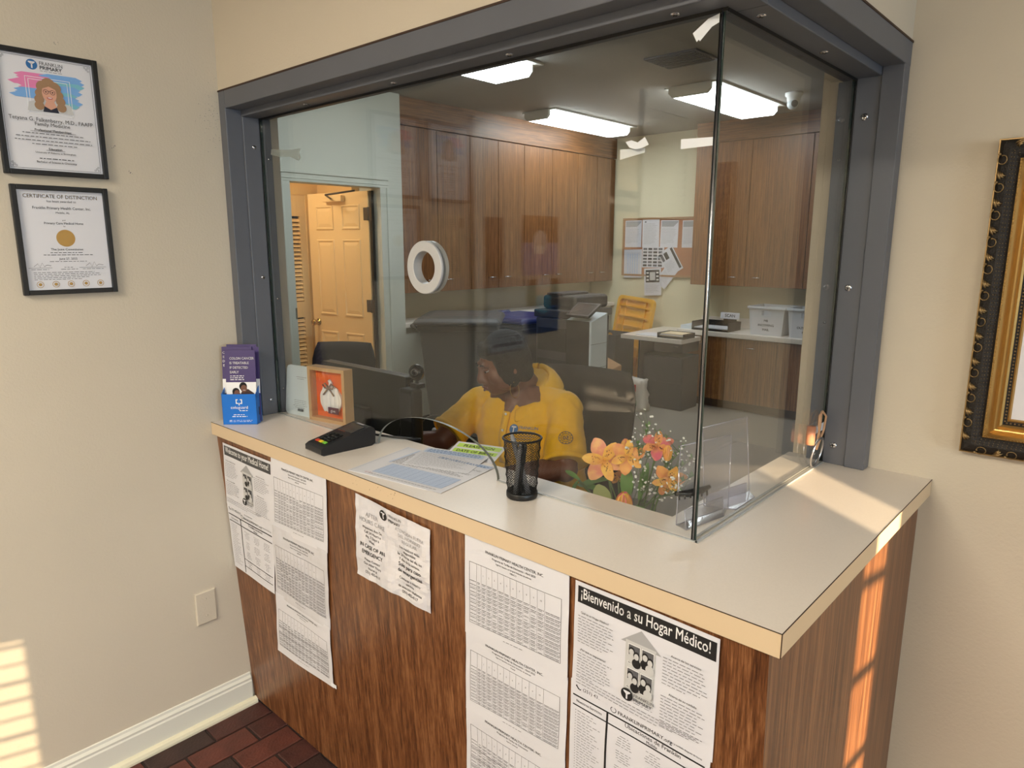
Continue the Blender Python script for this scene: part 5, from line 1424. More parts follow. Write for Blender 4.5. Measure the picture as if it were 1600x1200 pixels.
# ---- right-hand wall and base cabinets on the back wall (faces look -y)
BYF = 5.43
xs = [(-1.345, -.765), (-.765, -.20), (-.20, .40)]
for (x0, x1), nn in zip(xs, ('beside the bulletin board', 'right of the glass corner joint', 'at the right edge of the back wall')):
    t = thing('wall_cabinet', 'wood-grain wall cabinet on the back wall, '+nn, 'cabinet', ((x0+x1)/2, BYF, 1.2))
    BX('carcass', 'wood_cab', (x0+.001, BYF+.02, 1.20), (x1-.001, 5.715, 2.58), t)
    n2 = 1
    dr = BX('door', 'wood_cab', (x0+.003, BYF, 1.202), (x1-.003, BYF+.0195, 2.57), t, .0015)
    mb = MB('steel'); pull(mb, (x1-.12 if x0 < -1 else x0+.12, BYF, 1.29), (1, 0, 0)); mb.build('pull_handle', dr)
t = thing('cabinet_fascia', 'wood-grain fascia board above the back-wall cabinets', 'fascia', (-.5, BYF, 2.59)); BX('board', 'wood_cab_x', (-1.345, BYF-.002, 2.582), (.40, 5.715, OZ-.001), t)
for (x0, x1), nn in zip([(-1.30, -.80), (-.80, -.30), (-.30, .30)], ('left of the joint', 'right of the joint', 'by the right post')):
    t = thing('base_cabinet', 'wood-grain base cabinet with one door, '+nn, 'cabinet', ((x0+x1)/2, 5.2, 0))
    BX('carcass', 'wood_cab', (x0+.001, 5.22, .09), (x1-.001, 5.715, .719), t); BX('plinth', 'seam', (x0, 5.28, 0), (x1, 5.7, .09), t)
    dr = BX('door', 'wood_cab', (x0+.003, 5.20, .095), (x1-.003, 5.2195, .712), t, .0015)
    mb = MB('steel'); pull(mb, ((x0+x1)/2+(.02 if x0 < -1 else .0), 5.20, .635), (1, 0, 0), .08); mb.build('pull_handle', dr)
t = thing('back_worktop', 'beige worktop along the back wall carrying trays and mail crates', 'worktop', (-.5, 5.45, .72))
BX('slab', 'laminate', (-1.33, 5.175, .7195), (.40, 5.718, .7645), t, .004); BX('backsplash', 'laminate', (-1.33, 5.70, .7645), (.40, 5.718, .86), t)
t = thing('return_desk', 'lower beige desk top joining the back worktop on its left', 'desk', (-1.4, 4.95, 0))
mb = MB('laminate'); pl = [(-1.755, 4.80), (-1.057, 4.78), (-1.057, 5.165), (-1.335, 5.165), (-1.335, 5.718), (-1.80, 5.718)]; mb.prism(pl, mp3, .668, .7075); mb.walls(pl, mp3, .668, .7075); mb.build('desk_top', t)
BX('drawer', 'charcoal', (-1.38, 4.83, .57), (-1.07, 5.16, .667), t, .003); mb = MB('steel'); pull(mb, (-1.13, 4.83, .635), (1, 0, 0), .05); mb.build('drawer_pull', t)
BX('end_panel', 'charcoal', (-1.79, 5.2, 0), (-1.77, 5.70, .667), t)
t = thing('file_cabinet', 'dark grey metal file cabinet under the return desk', 'cabinet', (-1.27, 5.0, 0))
BX('carcass', 'grey_dark', (-1.50, 4.84, .0), (-1.06, 5.16, .53), t, .004)
for i in range(2): BX('drawer_front', 'grey_dark', (-1.495, 4.83, .02+.255*i), (-1.065, 4.8395, .27+.245*i), t, .003)
# trays, sign and crates on the back worktop
def tray(label, x0, x1, y0, y1, z, hh):
    t = thing('paper_tray', label, 'paper tray', ((x0+x1)/2, (y0+y1)/2, z))
    mb = MB('black'); mb.box((x0, y0, z+.0005), (x1, y1, z+.006))
    for a, b in (((x0, y0, z), (x0+.006, y1, z+hh)), ((x1-.006, y0, z), (x1, y1, z+hh)), ((x0, y1-.006, z), (x1, y1, z+hh))): mb.box(a, b)
    mb.box((x0, y0, z), (x1, y0+.006, z+.022)); mb.build('tray_body', t); return t
tray('low black paper tray with folders on the return desk', -1.345, -1.06, 4.82, 5.05, .708, .05)
for i in range(4): tag(MB('paper_warm' if i % 2 else 'paper').box((-1.335+.006*i, 4.83+.004*i, .716+.010*i), (-1.075+.005*i, 5.03, .724+.010*i)).build('file_folder'), ('white folder at the bottom of the tray stack', 'buff folder second from the bottom in the tray', 'white folder third up in the tray', 'buff folder on top of the tray stack')[i], 'folder')
tray('black letter tray with white paper at the glass joint on the back worktop', -1.19, -.80, 5.22, 5.50, .765, .085)
tag(BX('paper_stack', 'paper', (-1.17, 5.235, .7725), (-.82, 5.48, .795)), 'white paper stack lying in the black letter tray', 'paper')
t = thing('scan_sign', 'small white SCAN sign standing behind the letter tray', 'sign', (-.92, 5.52, .765)); BX('card', 'paper', (-1.03, 5.52, .8646), (-.83, 5.524, .93), t); BX('easel', 'black', (-1.0, 5.525, .7655), (-.86, 5.53, .90), t)
k = Ink(lambda u, v, q: Vector((-1.03+u, 5.52-q, .8646+v)), .2, .066, .001); k.text('SCAN', .1, .020, .042, 'ink', fit=.13, bold=.03); k.build(t)
tag(BX('loose_papers', 'paper', (-1.62, 4.86, .708), (-1.37, 5.10, .714)), 'loose white papers at the left end of the return desk', 'paper')
tag(BX('magazine', 'plastic_white', (-1.33, 5.25, .765), (-1.20, 5.48, .80)), 'pale binder lying left of the black letter tray', 'binder')
def crate(label, x0, x1, words):
    t = thing('mail_crate', label, 'mail crate', ((x0+x1)/2, 5.4, .765)); y0, y1, z0, z1 = 5.24, 5.58, .765, 1.03; tp_ = .022
    def wall4(a, b): return a
    mb = MB('crate')
    bot = [(x0+tp_, y0+tp_), (x1-tp_, y0+tp_), (x1-tp_, y1-tp_), (x0+tp_, y1-tp_)]; topq = [(x0, y0), (x1, y0), (x1, y1), (x0, y1)]
    for i in (0, 1, 2, 3):
        j = (i+1) % 4; A, B, C_, D = (*bot[i], z0), (*bot[j], z0), (*topq[j], z1), (*topq[i], z1)
        A, B, C_, D = map(Vector, (A, B, C_, D)); L_ = lambda u, v: (A.lerp(B, u)).lerp(D.lerp(C_, u), v); nrm = (B-A).cross(D-A).normalized()*.006
        hole = [(.36, .70), (.64, .70), (.64, .86), (.36, .86)] if i in (0, 2) else []
        mq = lambda u, v, q: L_(u, v)-nrm*q
        mb.prism([(0, 0), (1, 0), (1, 1), (0, 1)], mq, 0, 1, [hole] if hole else [])
        if hole: mb.walls(hole, mq, 0, 1)
    mb.ring([[(*p, z0) for p in bot], [(*p, z0+.006) for p in bot]], True, True, False); mb.build('crate_body', t)
    mb = MB('crate')
    for a, b in (((x0-.012, y0-.012, z1-.018), (x1+.012, y0, z1+.004)), ((x0-.012, y1, z1-.018), (x1+.012, y1+.012, z1+.004)), ((x0-.012, y0, z1-.018), (x0, y1, z1+.004)), ((x1, y0, z1-.018), (x1+.012, y1, z1+.004))): mb.box(a, b)
    mb.build('rim', t, .003)
    tl = .022/.265
    mq = lambda u, v, q: Vector((x0+.035+u, 5.262-.083*(.012+v)-.002-q, z0+.012+v))
    w = x1-x0-.07; mb = MB('paper'); mb.ring([[mq(0, 0, 0), mq(w, 0, 0), mq(w, .155, 0), mq(0, .155, 0)], [mq(0, 0, .001), mq(w, 0, .001), mq(w, .155, .001), mq(0, .155, .001)]], True, True, False); lb = mb.build('paper_label', t)
    k = Ink(lambda u, v, q: mq(u, v, .001+q), w, .155, .001)
    for i, s_ in enumerate(words): k.text(s_, w/2, .115-.042*i, .030, 'ink', fit=w*.62, bold=.03)
    k.build(lb)
crate('white mail crate marked MB INCOMING MAIL', -.615, -.275, ('MB', 'INCOMING', 'MAIL'))
crate('white mail crate marked MB OUTGOING MAIL, partly behind the post', -.245, .095, ('MB', 'OUTGOING', 'MAIL'))

# ---- bulletin board with pinned sheets
t = thing('bulletin_board', 'brown cork bulletin board on the back wall', 'bulletin board', (-1.9, 5.715, 1.26))
BX('cork_panel', 'cork', (-2.355, 5.700, 1.262), (-1.36, 5.718, 1.888), t)
for a, b in (((-2.362, 5.692, 1.255), (-2.342, 5.718, 1.895)), ((-2.342, 5.692, 1.875), (-1.36, 5.718, 1.895)), ((-2.342, 5.692, 1.255), (-1.36, 5.718, 1.275))): BX('frame_bar', 'cardboard', a, b, t)
def pinned(name, label, cx, cz, w, h, ang, kind, y=5.698):
    rt = Matrix.Translation((cx, y, cz)) @ Matrix.Rotation(R(-ang), 4, 'Y')
    o = tag(MB('paper').box((-w/2, -.0015, -h/2), (w/2, 0, h/2), rt).build(name), label, 'paper sheet')
    k = Ink(lambda u, v, q: rt @ Vector((-w/2+u, -.0015-q, -h/2+v)), w, h, .001)
    if kind == 'band': k.poly([(.01, h*.97), (w*.97, h*.97), (w*.97, h*.93), (w*.72, h*.76), (.01, h*.76)], 'ink_pale'); k.para(.015, w-.015, h*.70, 15, .0115, .0018)
    elif kind == 'text': k.quad(.03, h*.9, .05, h*.94, 'ink'); k.para(.02, w-.02, h*.85, 20, .0115, .0018)
    elif kind == 'table':
        for i in range(5): k.quad(w*.2+w*.13*i, .03, w*.25+w*.13*i, h*.85, 'form_blue')
        for i in range(18): k.greek(.02, w-.02, h*.88-.0135*i, .0016)
    elif kind == 'grid':
        for i in range(4):
            for j in range(6): k.quad(.012+w*.235*i, .012+h*.16*j, .012+w*.235*i+w*.18, .012+h*.16*j+h*.10, 'ink_soft' if (i+j) % 3 else 'ink')
    elif kind == 'dark':
        k.quad(.02, h*.48, w-.02, h*.94, 'ink'); k.up(); k.quad(w*.34, h*.56, w*.66, h*.86, 'portrait_grey')
        for i in range(3): k.quad(.03, h*(.55+.13*i), w*.28, h*(.60+.13*i), 'white'); k.quad(w*.72, h*(.55+.13*i), w-.03, h*(.60+.13*i), 'white')
        k.para(.02, w-.02, h*.42, 9, .0115, .0018)
    elif kind == 'photo':
        k.quad(w*.80, .02, w*.94, h-.02, 'ink'); k.quad(.02, h*.62, w*.25, h*.9, 'ink_soft'); k.quad(w*.32, h*.62, w*.55, h*.9, 'ink'); k.para(.02, w*.7, h*.5, 9, .0115, .0018)
    k.build(o)
    return o
pinned('pinned_sheet', 'pinned sheet with a grey slanted band, top left of the board', -2.222, 1.722, .215, .295, 0, 'band')
pinned('pinned_sheet', 'pinned page of plain text, second along the top of the board', -1.995, 1.725, .215, .30, 1, 'text', 5.6965)
pinned('pinned_sheet', 'pinned sheet with a grey slanted band, third along the top of the board', -1.765, 1.718, .215, .29, -1, 'band')
pinned('pinned_sheet', 'pinned sheet with a grey band, at the top right against the cabinet', -1.508, 1.714, .20, .285, 0, 'band')
pinned('pinned_sheet', 'pinned table with pale blue columns at the lower left of the board', -2.215, 1.392, .235, .315, 1, 'table')
pinned('pinned_sheet', 'pinned sheet of many small pictures in the middle of the board', -1.955, 1.465, .275, .225, 0, 'grid', 5.6955)
pinned('pinned_sheet', 'tilted pinned photo sheet at the right of the picture grid', -1.735, 1.425, .20, .285, 32, 'photo', 5.6945)
pinned('pinned_sheet', 'second tilted sheet peeking from below the tilted photo sheet', -1.76, 1.285, .15, .31, -38, 'text', 5.697)
pinned('pinned_sheet', 'pinned sheet with a black diagram hanging below the board', -1.945, 1.195, .215, .30, 3, 'dark', 5.6935)

# ---- bins, copier, lid, bag
def bin_(label, x, y, rz, lidm, s_=1.0):
    t = thing('wheeled_bin', label, 'bin', (x, y, 0), rz)
    def q(w, d, z): w *= s_; d *= s_; z *= (1+s_)/2; return [(-w/2, -d/2, z), (w/2, -d/2, z), (w/2, d/2, z), (-w/2, d/2, z)]
    mb = MB('bin_grey'); mb.ring([q(.46, .46, .05), q(.60, .60, .93), q(.64, .64, .93), q(.64, .64, .975), q(.58, .58, .975)], True, True, False); mb.build('bin_body', t, .02, fix=False)
    mb = MB(lidm); mb.ring([q(.70, .68, .978), q(.71, .69, 1.000), q(.66, .64, 1.03), q(.50, .46, 1.045)], True, True, False); mb.build('lid', t, .012, fix=False)
    for s2 in (-1, 1):
        mb = MB('black'); mb.cyl((s2*.235*s_, .20*s_, .12), (s2*.285*s_, .20*s_, .12), .12, n=22); wl = mb.build('wheel', t, .01, fix=False)
        mb = MB('ink_pale'); mb.cyl((s2*.27*s_, .20*s_, .12), (s2*.292*s_, .20*s_, .12), .022, n=12); mb.build('hub', wl, fix=False)
    mb = MB(lidm); mb.tube([(-.2, .34*s_, .94), (-.2, .38*s_, .96), (.2, .38*s_, .96), (.2, .34*s_, .94)], .014, 8); mb.build('handle_bar', t, fix=False)
bin_('large grey wheeled bin with a dark lid in front of the left cabinets', -2.00, 2.80, R(130), 'bin_lid')
bin_('wheeled bin with a blue lid standing behind the grey-lidded bin', -2.12, 3.66, R(90), 'navy', .86)
cp = thing('copier', 'large dark office copier with a white front panel', 'copier', (-1.5, 3.75, 0))
BX('cabinet', 'grey_dark', (-1.76, 3.47, .03), (-1.39, 4.05, .98), cp, .008)
for i in range(3): BX('paper_drawer', 'charcoal', (-1.74, 3.458, .08+.19*i), (-1.40, 3.47, .25+.19*i), cp, .004); BX('drawer_grip', 'grey_mid', (-1.56, 3.452, .19+.19*i), (-1.46, 3.459, .205+.19*i), cp, .002)
BX('output_bay', 'black', (-1.73, 3.46, .70), (-1.42, 3.47, .90), cp)
BX('scanner_bed', 'charcoal', (-1.78, 3.46, .985), (-1.37, 4.07, 1.05), cp, .01); BX('document_feeder', 'charcoal', (-1.76, 3.55, 1.052), (-1.40, 4.05, 1.17), cp, .03, seg=3); BX('feeder_tray', 'charcoal', (-1.72, 3.56, 1.165), (-1.55, 3.95, 1.19), cp, .01)
mb = MB('plastic_white'); pl = [(3.40, .03), (3.62, .03), (3.62, 1.045), (3.40, .985)]; mpp = lambda u, v, q: Vector((q, u, v)); mb.prism(pl, mpp, -1.135, -1.115); mb.walls(pl, mpp, -1.135, -1.115); mb.add([(-1.37, 3.40, .988), (-1.115, 3.40, .988), (-1.115, 3.62, 1.047), (-1.37, 3.62, 1.047)], [(0, 1, 2, 3)]); o = mb.build('side_panel', cp, label='white side panel and top')
BX('front_column', 'black', (-1.374, 3.402, .03), (-1.1355, 3.62, .986), cp)
mb = MB('ink_soft'); mb.box((-1.116, 3.40, .80), (-1.1145, 3.62, .803)); mb.box((-1.116, 3.40, .60), (-1.1145, 3.62, .603)); mb.build('panel_seam', cp)
BX('side_dark', 'black', (-1.388, 3.45, .03), (-1.376, 4.0, .98), cp)
rt = Matrix.Translation((-1.25, 3.47, 1.06)) @ Matrix.Rotation(R(28), 4, 'X'); mb = MB('black'); mb.box((-.115, -.10, .0), (.125, .10, .022), rt); mb.build('touch_panel', cp, .006)
mb = MB('screen'); mb.box((-.095, -.075, .0222), (.105, .08, .0235), rt); mb.build('touch_screen', cp)
yl = thing('yellow_lid', 'yellow ribbed plastic tote lid leaning against the back wall', 'storage lid', (-2.15, 5.5, 0))
rt = Matrix.Translation((-2.11, 5.42, .12)) @ Matrix.Rotation(R(-6), 4, 'Z') @ Matrix.Rotation(R(-8), 4, 'X') @ Matrix.Rotation(R(4), 4, 'Y')
pl = rrect(.50, .92, .06); mpp = lambda u, v, q: rt @ Vector((u-.25, q, v)); mb = MB('yellow_plastic'); mb.prism(pl, mpp, 0, .02); mb.walls(pl, mpp, 0, .02); mb.build('panel', yl, .006)
inn = rrect(.40, .80, .04)
mb = MB('yellow_plastic'); mpi = lambda u, v, q: rt @ Vector((u-.20, q, v+.06))
ou = rrect(.50, .92, .06); mb.prism(ou, mpp, -.034, 0, [[(u+.035, v+.04) for u, v in rrect(.43, .84, .04)]]); mb.walls(ou, mpp, -.034, 0); mb.walls([(u+.035, v+.04) for u, v in rrect(.43, .84, .04)], mpp, -.034, 0); mb.build('raised_rim', yl)
for i in range(7): mb = MB('yellow_plastic'); mb.box((-.21, -.024, .14+.11*i), (.21, 0, .154+.11*i), rt); mb.build('rib', yl)
mb = MB('yellow_plastic')
for u in (-.14, .14): mb.box((u-.006, -.020, .05), (u+.006, 0, .87), rt)
mb.build('cross_rib', yl)
t = thing('waste_bin', 'black open box bin standing in front of the yellow lid', 'bin', (-2.08, 5.0, 0))
mb = MB('ink_grey'); x0, x1, y0, y1 = -2.22, -1.90, 4.92, 5.28
for a, b in (((x0, y0, 0), (x1, y0+.01, .67)), ((x0, y1-.01, 0), (x1, y1, .67)), ((x0, y0, 0), (x0+.01, y1, .67)), ((x1-.01, y0, 0), (x1, y1, .67)), ((x0, y0, 0), (x1, y1, .01))): mb.box(a, b)
mb.build('box_body', t); mb = MB('brass'); mb.ball((-2.12, 5.1, .62), (.07, .06, .05), 7, 5); mb.build('rubbish', t)
t = thing('paper_bag', 'crumpled paper bag printed red and green on the carpet by the file cabinet', 'bag', (-1.45, 4.62, 0))
def crump(w, d, h, c, mt, seed, nm):
    mb = MB(mt); rn = random.Random(seed); rings = []
    for j in range(7):
        q = j/6; rg = []
        for i in range(20):
            a = 2*PI*i/20; sx = (abs(math.cos(a))**.5)*math.copysign(1, math.cos(a)); sy = (abs(math.sin(a))**.5)*math.copysign(1, math.sin(a))
            rg.append((c[0]+sx*w/2*(1-.15*q)+rn.uniform(-.012, .012), c[1]+sy*d/2*(1-.25*q)+rn.uniform(-.012, .012), c[2]+h*q+rn.uniform(-.01, .01)*(j > 0)))
        rings.append(rg)
    mb.ring(rings, True, True, True); return mb.build(nm, t)
crump(.30, .18, .31, (-1.46, 4.62, .0), 'bag_paper', 3, 'bag_body')
BX('red_patch', 'bag_red', (-1.44, 4.5195, .20), (-1.38, 4.523, .27), t, label='red printed square'); BX('green_patch', 'bag_green', (-1.42, 4.5195, .06), (-1.37, 4.523, .11), t, label='green printed square')
k = Ink(lambda u, v, q: Vector((-1.58+u, 4.5195-q, v)), .2, .3); k.quad(.03, .14, .08, .2, 'ink_soft'); k.quad(.03, .07, .08, .11, 'ink_soft'); k.build(t)
t = thing('cardboard_box', 'flattened brown cardboard box lying open beside the copier', 'box', (-1.75, 4.5, 0))
mb = MB('cardboard'); sheet4(mb, [(-1.98, 4.40, .38), (-1.68, 4.30, .33), (-1.62, 4.62, .42), (-1.92, 4.75, .47)], .006, 'cardboard'); sheet4(mb, [(-1.98, 4.40, .02), (-1.70, 4.34, .02), (-1.68, 4.30, .33), (-1.98, 4.40, .38)], .006, 'cardboard'); sheet4(mb, [(-1.70, 4.34, .02), (-1.64, 4.62, .02), (-1.62, 4.62, .42), (-1.68, 4.30, .33)], .006, 'cardboard'); mb.build('box_flaps', t)

# ================================================================== THE CLERK (seated, facing the counter, looking down to her right)
pz = thing('person', 'seated clerk in a yellow polo shirt with hoop earrings looking down', 'person', (.36, .92, .0))
def lerp(a, b, q): return tuple(x+(y-x)*q for x, y in zip(a, b))
def add_loft(mb, rows, n=22):
    """rows of (cx, cy, z, rx, ry, yaw)"""
    rings = []
    for row in rows:
        cx, cy, z, rx, ry, yw = row[:6]; tilt = row[6] if len(row) > 6 else 0.0
        c, s_ = math.cos(yw), math.sin(yw); rg = []
        for i in range(n):
            a = 2*PI*i/n; x = rx*(abs(math.cos(a))**.85)*math.copysign(1, math.cos(a)); y = ry*(abs(math.sin(a))**.9)*math.copysign(1, math.sin(a))
            rg.append((cx+x*c-y*s_, cy+x*s_+y*c, z+tilt*(y/ry)))
        rings.append(rg)
    mb.ring(rings, True, True)
def remesh(o, vox, smooth=8, fac=.5):
    m1 = o.modifiers.new('remesh', 'REMESH'); m1.mode = 'VOXEL'; m1.voxel_size = vox; m1.use_smooth_shade = True
    m2 = o.modifiers.new('smooth', 'SMOOTH'); m2.factor = fac; m2.iterations = smooth
YW = R(6)
SR, SL = Vector((.150, .865, .950)), Vector((.550, .925, .975))       # shoulder joints (her right, her left)
ER, EL = Vector((.125, .665, .815)), Vector((.655, .800, .775))       # elbows
WR, WL = Vector((-.06, .515, .778)), Vector((.520, .600, .770))       # wrists
HC = Vector((.345, .790, 1.140))                                      # head centre
hf = Vector((-.42, -.86, -.34)).normalized()                          # where the face points
hs = hf.cross(Vector((0, 0, 1))).normalized()                         # her left? (side axis)
hu = hs.cross(hf).normalized()
HM = Matrix((hs, -hf, hu)).transposed().to_4x4(); HM.translation = HC  # local: x side, -y face, z up
def hp(x, y, z): return HM @ Vector((x, y, z))
HR = HM.to_3x3().to_4x4()
bd = MB('skin')
# torso and lap
add_loft(bd, [(.37, .98, .44, .20, .15, YW), (.37, .97, .56, .205, .155, YW), (.365, .95, .70, .20, .15, YW), (.36, .93, .84, .195, .15, YW), (.355, .92, .93, .19, .13, YW), (.35, .92, 1.0, .16, .10, YW), (.355, .92, 1.045, .085, .075, YW)])
bd.tube([(.36, .935, 1.00), (.352, .895, 1.055), hp(0, .020, -.045)], [.066, .060, .058], 16)
# arms taper, bend at the elbow
bd.tube([SR, SR.lerp(ER, .5), ER, ER.lerp(WR, .35), WR], [.062, .056, .046, .047, .030], 14)
bd.tube([SL, SL.lerp(EL, .5), EL, EL.lerp(WL, .35), WL], [.064, .058, .048, .048, .031], 14)
bd.ball(ER, .046); bd.ball(EL, .048)
def hand(wr, d, up, side):
    """palm, four unequal bent fingers and a thumb from the side of the palm"""
    d = Vector(d).normalized(); up = Vector(up); s_ = d.cross(up).normalized()*side; up = s_.cross(d).normalized()*side
    pc_ = wr+d*.048
    bd.tube([wr-d*.01, wr+d*.02, pc_], [.030, .028, .030], 12)
    m4 = Matrix((s_, d, up)).transposed().to_4x4()
    bd.ball(wr+d*.055, (.040, .046, .016), 12, 8, m4)
    for i, (off, ln) in enumerate(((-.030, .066), (-.010, .076), (.010, .071), (.029, .055))):
        b = wr+d*.085+s_*off; k1 = b+d*ln*.45+up*.010; k2 = b+d*ln*.78+up*.000; k3 = b+d*ln*.98-up*.014
        bd.tube([b-d*.02, b, k1, k2, k3], [.0105, .0105, .0095, .0085, .0065], 8)
    tb = wr+d*.035-s_*.034; bd.tube([wr+d*.03-s_*.012, tb, tb+d*.026-s_*.016, tb+d*.052-s_*.016], [.014, .013, .0105, .008], 8)
hand(WR, (-.97, -.12, -.12), (0, 0, 1), 1)
hand(WL, (-.55, -.82, -.10), (0, 0, 1), -1)
vf = Vector((math.sin(YW), -math.cos(YW), 0))
for z_, off_, r_ in ((1.045, .076, .044), (1.02, .092, .038), (.995, .108, .031), (.97, .122, .024), (.955, .131, .018)):
    bd.ball(Vector((.352, .928, z_))+vf*off_, (r_, .012, .020), 14, 10, Matrix.Rotation(YW, 4, 'Z') @ Matrix.Rotation(R(-28), 4, 'X'))
# legs under the desk
for s_ in (-1, 1):
    hip = Vector((.37+s_*.10, .93, .50)); kn = Vector((.36+s_*.14, .47, .50)); an = Vector((.36+s_*.14, .50, .09))
    bd.tube([hip, hip.lerp(kn, .5), kn], [.10, .088, .066], 14); bd.tube([kn, kn.lerp(an, .4), an], [.064, .056, .040], 14); bd.tube([an, an+Vector((0, -.10, -.05)), an+Vector((0, -.19, -.06))], [.042, .038, .028], 10); bd.ball(kn, .067)
# head: skull, cheeks, jaw, chin, nose, lips, brow, ears
def hb(c, r): bd.ball(hp(*c), r, 16, 12, HR)
hb((0, .012, .030), (.078, .094, .092)); hb((0, -.030, -.030), (.065, .066, .076)); hb((0, -.058, -.080), (.036, .032, .028))
for s_ in (-1, 1):
    hb((s_*.036, -.056, -.026), (.030, .030, .032)); hb((s_*.048, -.010, -.062), (.026, .050, .030))
    hb((s_*.080, .012, -.008), (.010, .017, .030)); hb((s_*.014, -.094, -.034), (.0125, .012, .0105)); hb((s_*.030, -.078, .030), (.024, .012, .010))
hb((0, -.032, -.088), (.042, .050, .022))
bd.tube([hp(0, -.086, .024), hp(0, -.098, -.004), hp(0, -.109, -.027)], [.0105, .0125, .0155], 12); hb((0, -.107, -.030), (.0155, .0135, .0125))
hb((0, -.094, -.056), (.022, .012, .0075)); hb((0, -.092, -.068), (.020, .012, .0080))
body = bd.build('body', pz)
remesh(body, .0055, 5)
# face details
for s_ in (-1, 1):
    mb = MB('eye_white'); mb.ball(hp(s_*.030, -.0790, .0085), (.0120, .0090, .0058), 14, 10, HR); e = mb.build('eye', pz)
    mb = MB('ink'); mb.ball(hp(s_*.030-.004, -.0875, .0075), (.0056, .003, .0052), 10, 8, HR); mb.build('iris', e)
    mb = MB('skin'); mb.ball(hp(s_*.030, -.081, .0145), (.0160, .0115, .0072), 14, 8, HR); mb.build('eyelid', e)
    mb = MB('hair'); mb.tube([hp(s_*.012, -.094, .028), hp(s_*.028, -.0945, .036), hp(s_*.047, -.080, .030)], [.0022, .0028, .0014], 6); mb.build('eyebrow', pz)
mb = MB('lip'); mb.tube([hp(-.021, -.0955, -.0595), hp(-.008, -.1045, -.0555), hp(0, -.1040, -.0570), hp(.008, -.1045, -.0555), hp(.021, -.0955, -.0595)], [.0016, .0042, .0038, .0042, .0016], 8)
mb.tube([hp(-.020, -.0955, -.0625), hp(0, -.1045, -.0685), hp(.020, -.0955, -.0625)], [.0016, .0055, .0016], 8); mb.build('lips', pz)
# hair: short black bob swept over the brow
hm = MB('hair')
def hh(c, r): hm.ball(hp(*c), r, 18, 12, HR)
hh((0, .024, .046), (.084, .092, .084)); hh((0, .058, .0), (.078, .064, .082))
for s_ in (-1, 1):
    hh((s_*.070, .034, .012), (.022, .052, .066)); hh((s_*.066, .052, -.045), (.024, .040, .042)); hh((s_*.074, -.014, .036), (.014, .028, .042)); hh((s_*.079, .004, .010), (.013, .030, .040))
for s_ in (-1, 1):
    for y, z, ry, rz in ((-.040, .034, .018, .034), (-.034, -.002, .020, .034), (-.022, -.036, .022, .030), (-.004, -.058, .026, .028)): hh((s_*(.073-.10*max(0, -y-.02)), y, z), (.013, ry, rz))
for x, dz in ((-.058, -.006), (-.040, 0), (-.020, .004), (0, .004), (.020, .002), (.040, -.002), (.058, -.008)):
    hh((x, -.067+6.5*x*x, .064+dz), (.017, .014, .022)); hh((x, -.058+6*x*x, .082), (.019, .018, .020))
for i in range(18):
    a = 2*PI*i/18; hh((.074*math.cos(a), .022+.080*math.sin(a), .058+.02*math.sin(3*a)), (.014, .016, .030))
hr = hm.build('hair', pz); remesh(hr, .006, 4)
mb = MB('gold')
for s_ in (-1, 1):
    c = hp(s_*.090, -.016, -.088); mb.tube([c+hu*.030*math.cos(a)+(hf*.8+hs*s_*.6)*.030*math.sin(a) for a in [R(20)+2*PI*i/30 for i in range(28)]], .0010, 6); mb.ball(c+hu*.030*math.cos(R(340))+(hf*.8+hs*s_*.6)*.030*math.sin(R(340)), .0022, 6, 4)
mb.build('hoop_earrings', pz, label='thin gold hoops')

# polo shirt
sh = MB('yellow_shirt')
g = .014
add_loft(sh, [(.37, .98, .50, .215+g, .165+g, YW), (.37, .97, .58, .215+g, .168+g, YW), (.366, .95, .70, .208+g, .165+g, YW), (.362, .93, .82, .214+g, .168+g, YW), (.357, .922, .89, .215+g, .152+g, YW, .005), (.354, .922, .945, .200+g, .130+g, YW, .012), (.352, .925, .995, .165+g, .106+g, YW, .02), (.352, .928, 1.035, .122, .092, YW, .03), (.352, .930, 1.060, .092, .078, YW, .035)])
def sleeve(S, E, r0, r1, ext):
    e = S.lerp(E, ext); sh.tube([S, S.lerp(e, .25), S.lerp(e, .6), e], [r0*.9, r0, (r0+r1)/2, r1], 18)
sleeve(SR, ER, .070, .078, .86); sleeve(SL, EL, .074, .084, .92)
for S, r_ in ((SR, .068), (SL, .072)):
    sh.ball(S+Vector((0, 0, -.006)), r_); nb = Vector((.352, .93, 1.01)); sh.tube([nb.lerp(S, .2), nb.lerp(S, .6)+Vector((0, 0, -.004)), S+Vector((0, 0, -.004))], [.050, .060, r_*.95], 14)
shirt = sh.build('polo_shirt', pz); remesh(shirt, .0065, 5)
# fold relief
tx = bpy.data.textures.new('folds', 'CLOUDS'); tx.noise_scale = .085; tx.noise_depth = 2
dp = shirt.modifiers.new('folds', 'DISPLACE'); dp.texture = tx; dp.strength = .020; dp.mid_level = .5
fwd = Vector((math.sin(YW), -math.cos(YW), 0)); sd = Vector((math.cos(YW), math.sin(YW), 0))
NB = Vector((.353, .905, 1.03))
